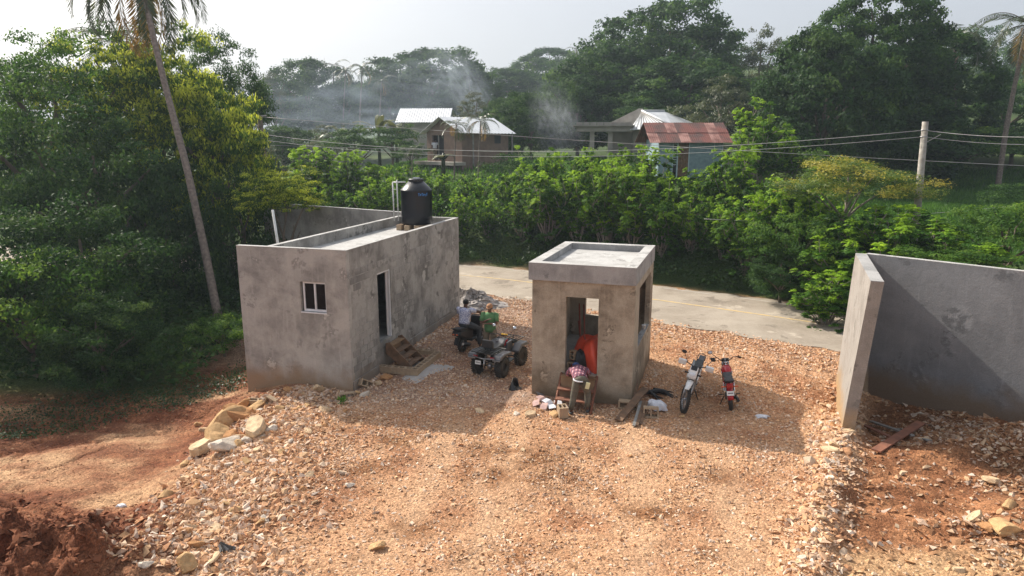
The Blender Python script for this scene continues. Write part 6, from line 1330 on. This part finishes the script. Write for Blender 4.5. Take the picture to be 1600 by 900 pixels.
cover('undergrowth', 'dark undergrowth beneath the left clump of trees', (-24, -8.5), (18.3, 30), lambda x, y: ss(18.2, 19.2, y + .5 * fbm(x, y, 2, .6)) * ss(-9, -9.8, x), 120, .17, M['lf_dark'], .5, .5, seed=4)
cover('hill_grass', 'bright grass slope right of the concrete pole', (16, 60), (30, 62), lambda x, y: ss(5.5, 7.5, road_d(x, y)), 60, .55, M['lf_grass'], .9, .1, .12, 5, True, cat='grass')
cover('field_grass', 'pale green field left of the brown block house', (-26, 12), (50, 84), lambda x, y: .9 + 0 * x, 14, .7, M['lf_grass'], .9, .05, .14, 6, True, cat='grass')
cover('hedge_filler', 'tangled green scrub growing between the roadside trees', (-16, 17), (16, 50), lambda x, y: ss(6, 7, road_d(x, y)) * ss(17, 13, road_d(x, y)), 85, .2, M['lf_hedge'], .6, 1.1, seed=8)
# ================================================================== PALMS
def frond(L, droop, nleaf=34, wid=.5, dry=0, seed=0, up=.5):
    """arching rachis with two rows of leaflets, in the x-z plane"""
    r = np.random.default_rng(seed); n = 14; pts = []; x = z = 0; a = up
    for i in range(n + 1):
        pts.append((x, 0, z)); st = L / n; x += math.cos(a) * st; z += math.sin(a) * st; a -= droop / n * (1 + .8 * i / n)
    pts = np.array(pts); u = np.linspace(.12, .99, nleaf); k = np.minimum((u * n).astype(int), n - 1); f = (u * n - k)[:, None]
    B = pts[k] * (1 - f) + pts[k + 1] * f; ax = nrm(pts[k + 1] - pts[k]); Vs = []; Ts = []
    for sd in (-1, 1):
        ll = wid * (np.sin(np.pi * np.clip(u * .93 + .05, 0, 1)) ** .5) * r.uniform(.85, 1.1, nleaf)
        D = nrm(ax * .75 + np.array([0, sd * 1.0, 0]) + np.array([0, 0, -.55]) + r.normal(size=(nleaf, 3)) * .08)
        P = B + D * ll[:, None] * .5; N = nrm(np.cross(D, ax) * sd + .2 * r.normal(size=(nleaf, 3)))
        V, T = leaf_arrays(P, N, D, ll, .085, np.clip(.45 + .3 * dry + r.normal(size=nleaf) * .15, 0, 1), .12); Vs.append(V); Ts.append(T)
    return pts, np.concatenate(Vs), np.concatenate(Ts)
def palm(name, base, path, rt, nf, L, label, wid=.55, cat='palm', up=(1.1, -.5), drop=1.6, seed=1, dryfr=.25, nl=46, swell=1.3, extra=None):
    """palm with its own ringed trunk and every frond a part"""
    t = empty(name, base, 0, label, cat); r = random.Random(seed); top = Vector(path[-1])
    n = 26; P = []
    for i in range(n + 1):
        u = i / n * (len(path) - 1); k = min(int(u), len(path) - 2); f = u - k; P.append(Vector(path[k]) * (1 - f) + Vector(path[k + 1]) * f)
    MB().tube(P, [rt * (swell if i == 0 else 1.08 - .45 * i / n) * (1 + .03 * (i % 2)) for i in range(n + 1)], 9).build('trunk', M['palmbark'], t)
    for i in range(nf):
        a = 2 * math.pi * i / nf * 2.4 + r.uniform(-.2, .2); e = up[0] + (up[1] - up[0]) * i / max(1, nf - 1); dry = 1 if r.random() < dryfr and i > nf * .5 else 0
        if extra and i < len(extra): a, e = extra[i][:2]; dry = extra[i][2]
        pts, V, T = frond(L * r.uniform(.85, 1.1), drop * r.uniform(.8, 1.2), nl, wid, dry, seed * 50 + i, e)
        c, s = math.cos(a), math.sin(a); V = np.stack([V[:, 0] * c - V[:, 1] * s, V[:, 0] * s + V[:, 1] * c, V[:, 2]], 1) + np.array(top)
        fo = link('frond', leaf_mesh('frond', V, T, M['lf_palmdry'] if dry else M['lf_palm']), t)
        q = [Vector((p[0] * c - p[1] * s, p[0] * s + p[1] * c, p[2])) + top for p in pts]
        MB().tube(q, [.032 * (rt / .16) * (1 - .85 * j / (len(q) - 1)) for j in range(len(q))], 5).build('rachis', M['lf_palmdry'], fo)
    return t
b0 = pix(341, 486, 24.2); b0.z = H1(b0.x, 24.2); bz = b0.copy()
pth = [b0 - bz, pix(322, 400, 25.4) - bz, pix(292, 262, 26.6) - bz, pix(252, 110, 28.6) - bz, pix(224, -10, 30.2) - bz, pix(206, -66, 31) - bz]
palm('coconut_palm', bz, pth, .145, 17, 4.3, 'tall leaning coconut palm with grey trunk and drooping fronds in the left foreground', .75, seed=3, nl=60, up=(1.0, -.9), drop=1.3, dryfr=.3, swell=1.5,
     extra=[(3.35, .0, 0), (.15, -.15, 0), (-.35, -.5, 0), (4.2, -.95, 1), (3.5, -.35, 0), (5.2, -.9, 1), (5.7, -1.05, 0), (.9, .2, 0)])
b0 = pix(1572, 202, 55); bz = Vector((b0.x, 55, H1(b0.x, 55))); tp = pix(1600, 66, 55)
palm('coconut_palm', bz, [Vector((0, 0, 0)), b0 - bz, pix(1584, 140, 55) - bz, tp - bz, pix(1606, 40, 55) - bz], .19, 16, 4.6, 'coconut palm cut by the right edge of the picture', .9, seed=5, nl=40, dryfr=.1, drop=1.7)
def simple_palm(px, ptop, pbase, Y, L, nf, label, name='coconut_palm', rt=.16, seed=1, **k):
    b = pix(px, pbase, Y); z0 = H1(b.x, Y); tp = pix(px + 4, ptop, Y); base = Vector((b.x, Y, z0))
    palm(name, base, [Vector((0, 0, -.2)), Vector((.1, 0, (tp.z - z0) * .5)), tp - base], rt, nf, L, label, seed=seed, nl=k.pop('nl', 24), dryfr=.08, **k)
simple_palm(172, 62, 200, 48, 4.6, 15, 'blue grey coconut palm rising behind the left trees', seed=7, wid=.9, nl=44, up=(.9, -.2))
simple_palm(1488, 72, 190, 66, 4.4, 12, 'royal palm standing out of the dark trees on the right', name='royal_palm', seed=8, wid=.9, up=(1.5, 0), drop=1.7, nl=36)
simple_palm(562, 106, 200, 118, 3.4, 11, 'distant coconut palm on the left skyline, clearest of the group', seed=9, wid=.8)
simple_palm(536, 112, 200, 122, 3.2, 10, 'distant coconut palm left of the clearest one', seed=10, wid=.8)
simple_palm(518, 104, 200, 128, 3.4, 10, 'distant coconut palm beside the thin mast on the skyline', seed=11, wid=.8)
simple_palm(592, 128, 200, 118, 3.0, 10, 'short distant coconut palm near the big smoky tree', seed=12, wid=.8)
simple_palm(897, 78, 160, 170, 3.6, 10, 'tiny coconut palm on the hilltop', seed=13, wid=.8)
simple_palm(823, 100, 160, 185, 3.4, 9, 'tiny coconut palm left on the hill shoulder', seed=14, wid=.8)
simple_palm(709, 196, 262, 55, 1.7, 11, 'small palm in front of the door side of the brown block house', name='yard_palm', rt=.07, seed=15, wid=.5, up=(1.2, -.3))
simple_palm(747, 190, 262, 55, 1.8, 12, 'small palm in front of the zinc roof of the brown block house', name='yard_palm', rt=.07, seed=16, wid=.5, up=(1.2, -.3))
simple_palm(641, 236, 280, 50, 1.0, 9, 'young palm at the edge of the pale green field', name='yard_palm', rt=.05, seed=17, wid=.35, up=(1.2, 0))
def banana(px, ptop, Y, label, seed, nf=9, L=3.2):
    b = pix(px, ptop, Y); z0 = H1(b.x, Y); r = random.Random(seed); h = b.z - z0
    t = empty('banana_plant', (b.x, Y, z0), 0, label, 'banana plant', 'banana plants in the smoky valley'); MB().tube([(0, 0, 0), (0, 0, h * .55), (.05, 0, h * .75)], [.2, .15, .1], 8).build('stem', M['lf_palm'], t)
    for i in range(nf):
        a = i * 2.4 + r.random(); el = r.uniform(.5, 1.3); n = 8; x = z = 0; V = []; F = []; e = el
        for k in range(n + 1):
            u = k / n; w = .36 * math.sin(math.pi * min(1, u * .9 + .08)) ** .6; V += [(x, -w, z - .08), (x, 0, z), (x, w, z - .08)]
            x += math.cos(e) * L / n; z += math.sin(e) * L / n; e -= r.uniform(.1, .3)
        for k in range(n):
            for q in (0, 1): F.append((k * 3 + q, k * 3 + q + 1, k * 3 + q + 4, k * 3 + q + 3))
        V = np.array(V); c, s = math.cos(a), math.sin(a); V = np.stack([V[:, 0] * c - V[:, 1] * s, V[:, 0] * s + V[:, 1] * c, V[:, 2] + h * .6], 1)
        link('leaf', np_mesh('leaf', V, F, M['lf_palm'], False, [('tint', 'POINT', np.full(len(V), .75 + .2 * r.random()))]), t)
for i, (px, pt, w) in enumerate([(536, 176, 'leftmost of the three, above the dark rounded tree'), (590, 168, 'middle one of the three'), (618, 178, 'one nearest the white roof gable')]): banana(px, pt, 74 + i, 'grey green banana plant, ' + w, 60 + i)
banana(692, 225, 55, 'small yellow leaved plant by the porch of the brown block house', 66, 6, 1.0)

# ================================================================== AIR
def volume(name, mb, dens, color, label, noise=None, aniso=.3):
    m = bpy.data.materials.new(name); m.use_nodes = True; n = m.node_tree.nodes; l = m.node_tree.links; n.clear()
    v = n.new('ShaderNodeVolumePrincipled'); v.inputs['Color'].default_value = (*color, 1); v.inputs['Density'].default_value = dens; v.inputs['Anisotropy'].default_value = aniso
    o = n.new('ShaderNodeOutputMaterial'); l.new(v.outputs[0], o.inputs['Volume'])
    if noise:
        tc = n.new('ShaderNodeTexCoord'); no = n.new('ShaderNodeTexNoise'); no.inputs['Scale'].default_value = noise; no.inputs['Detail'].default_value = 4; no.inputs['Distortion'].default_value = 1.0
        mr = n.new('ShaderNodeMapRange'); mr.inputs[1].default_value = .42; mr.inputs[2].default_value = .75; mr.inputs[4].default_value = dens
        l.new(tc.outputs['Object'], no.inputs[0]); l.new(no.outputs[0], mr.inputs[0]); l.new(mr.outputs[0], v.inputs['Density'])
    ob = mb.build(name, m); return tag(ob, label, 'haze' if name == 'haze' else 'smoke', kind='stuff')
smoke_all()
volume('haze', MB().b2((-330, -55, -4), (330, 500, 62)), .0006, (.74, .87, 1.0), 'pale morning haze filling the valley')
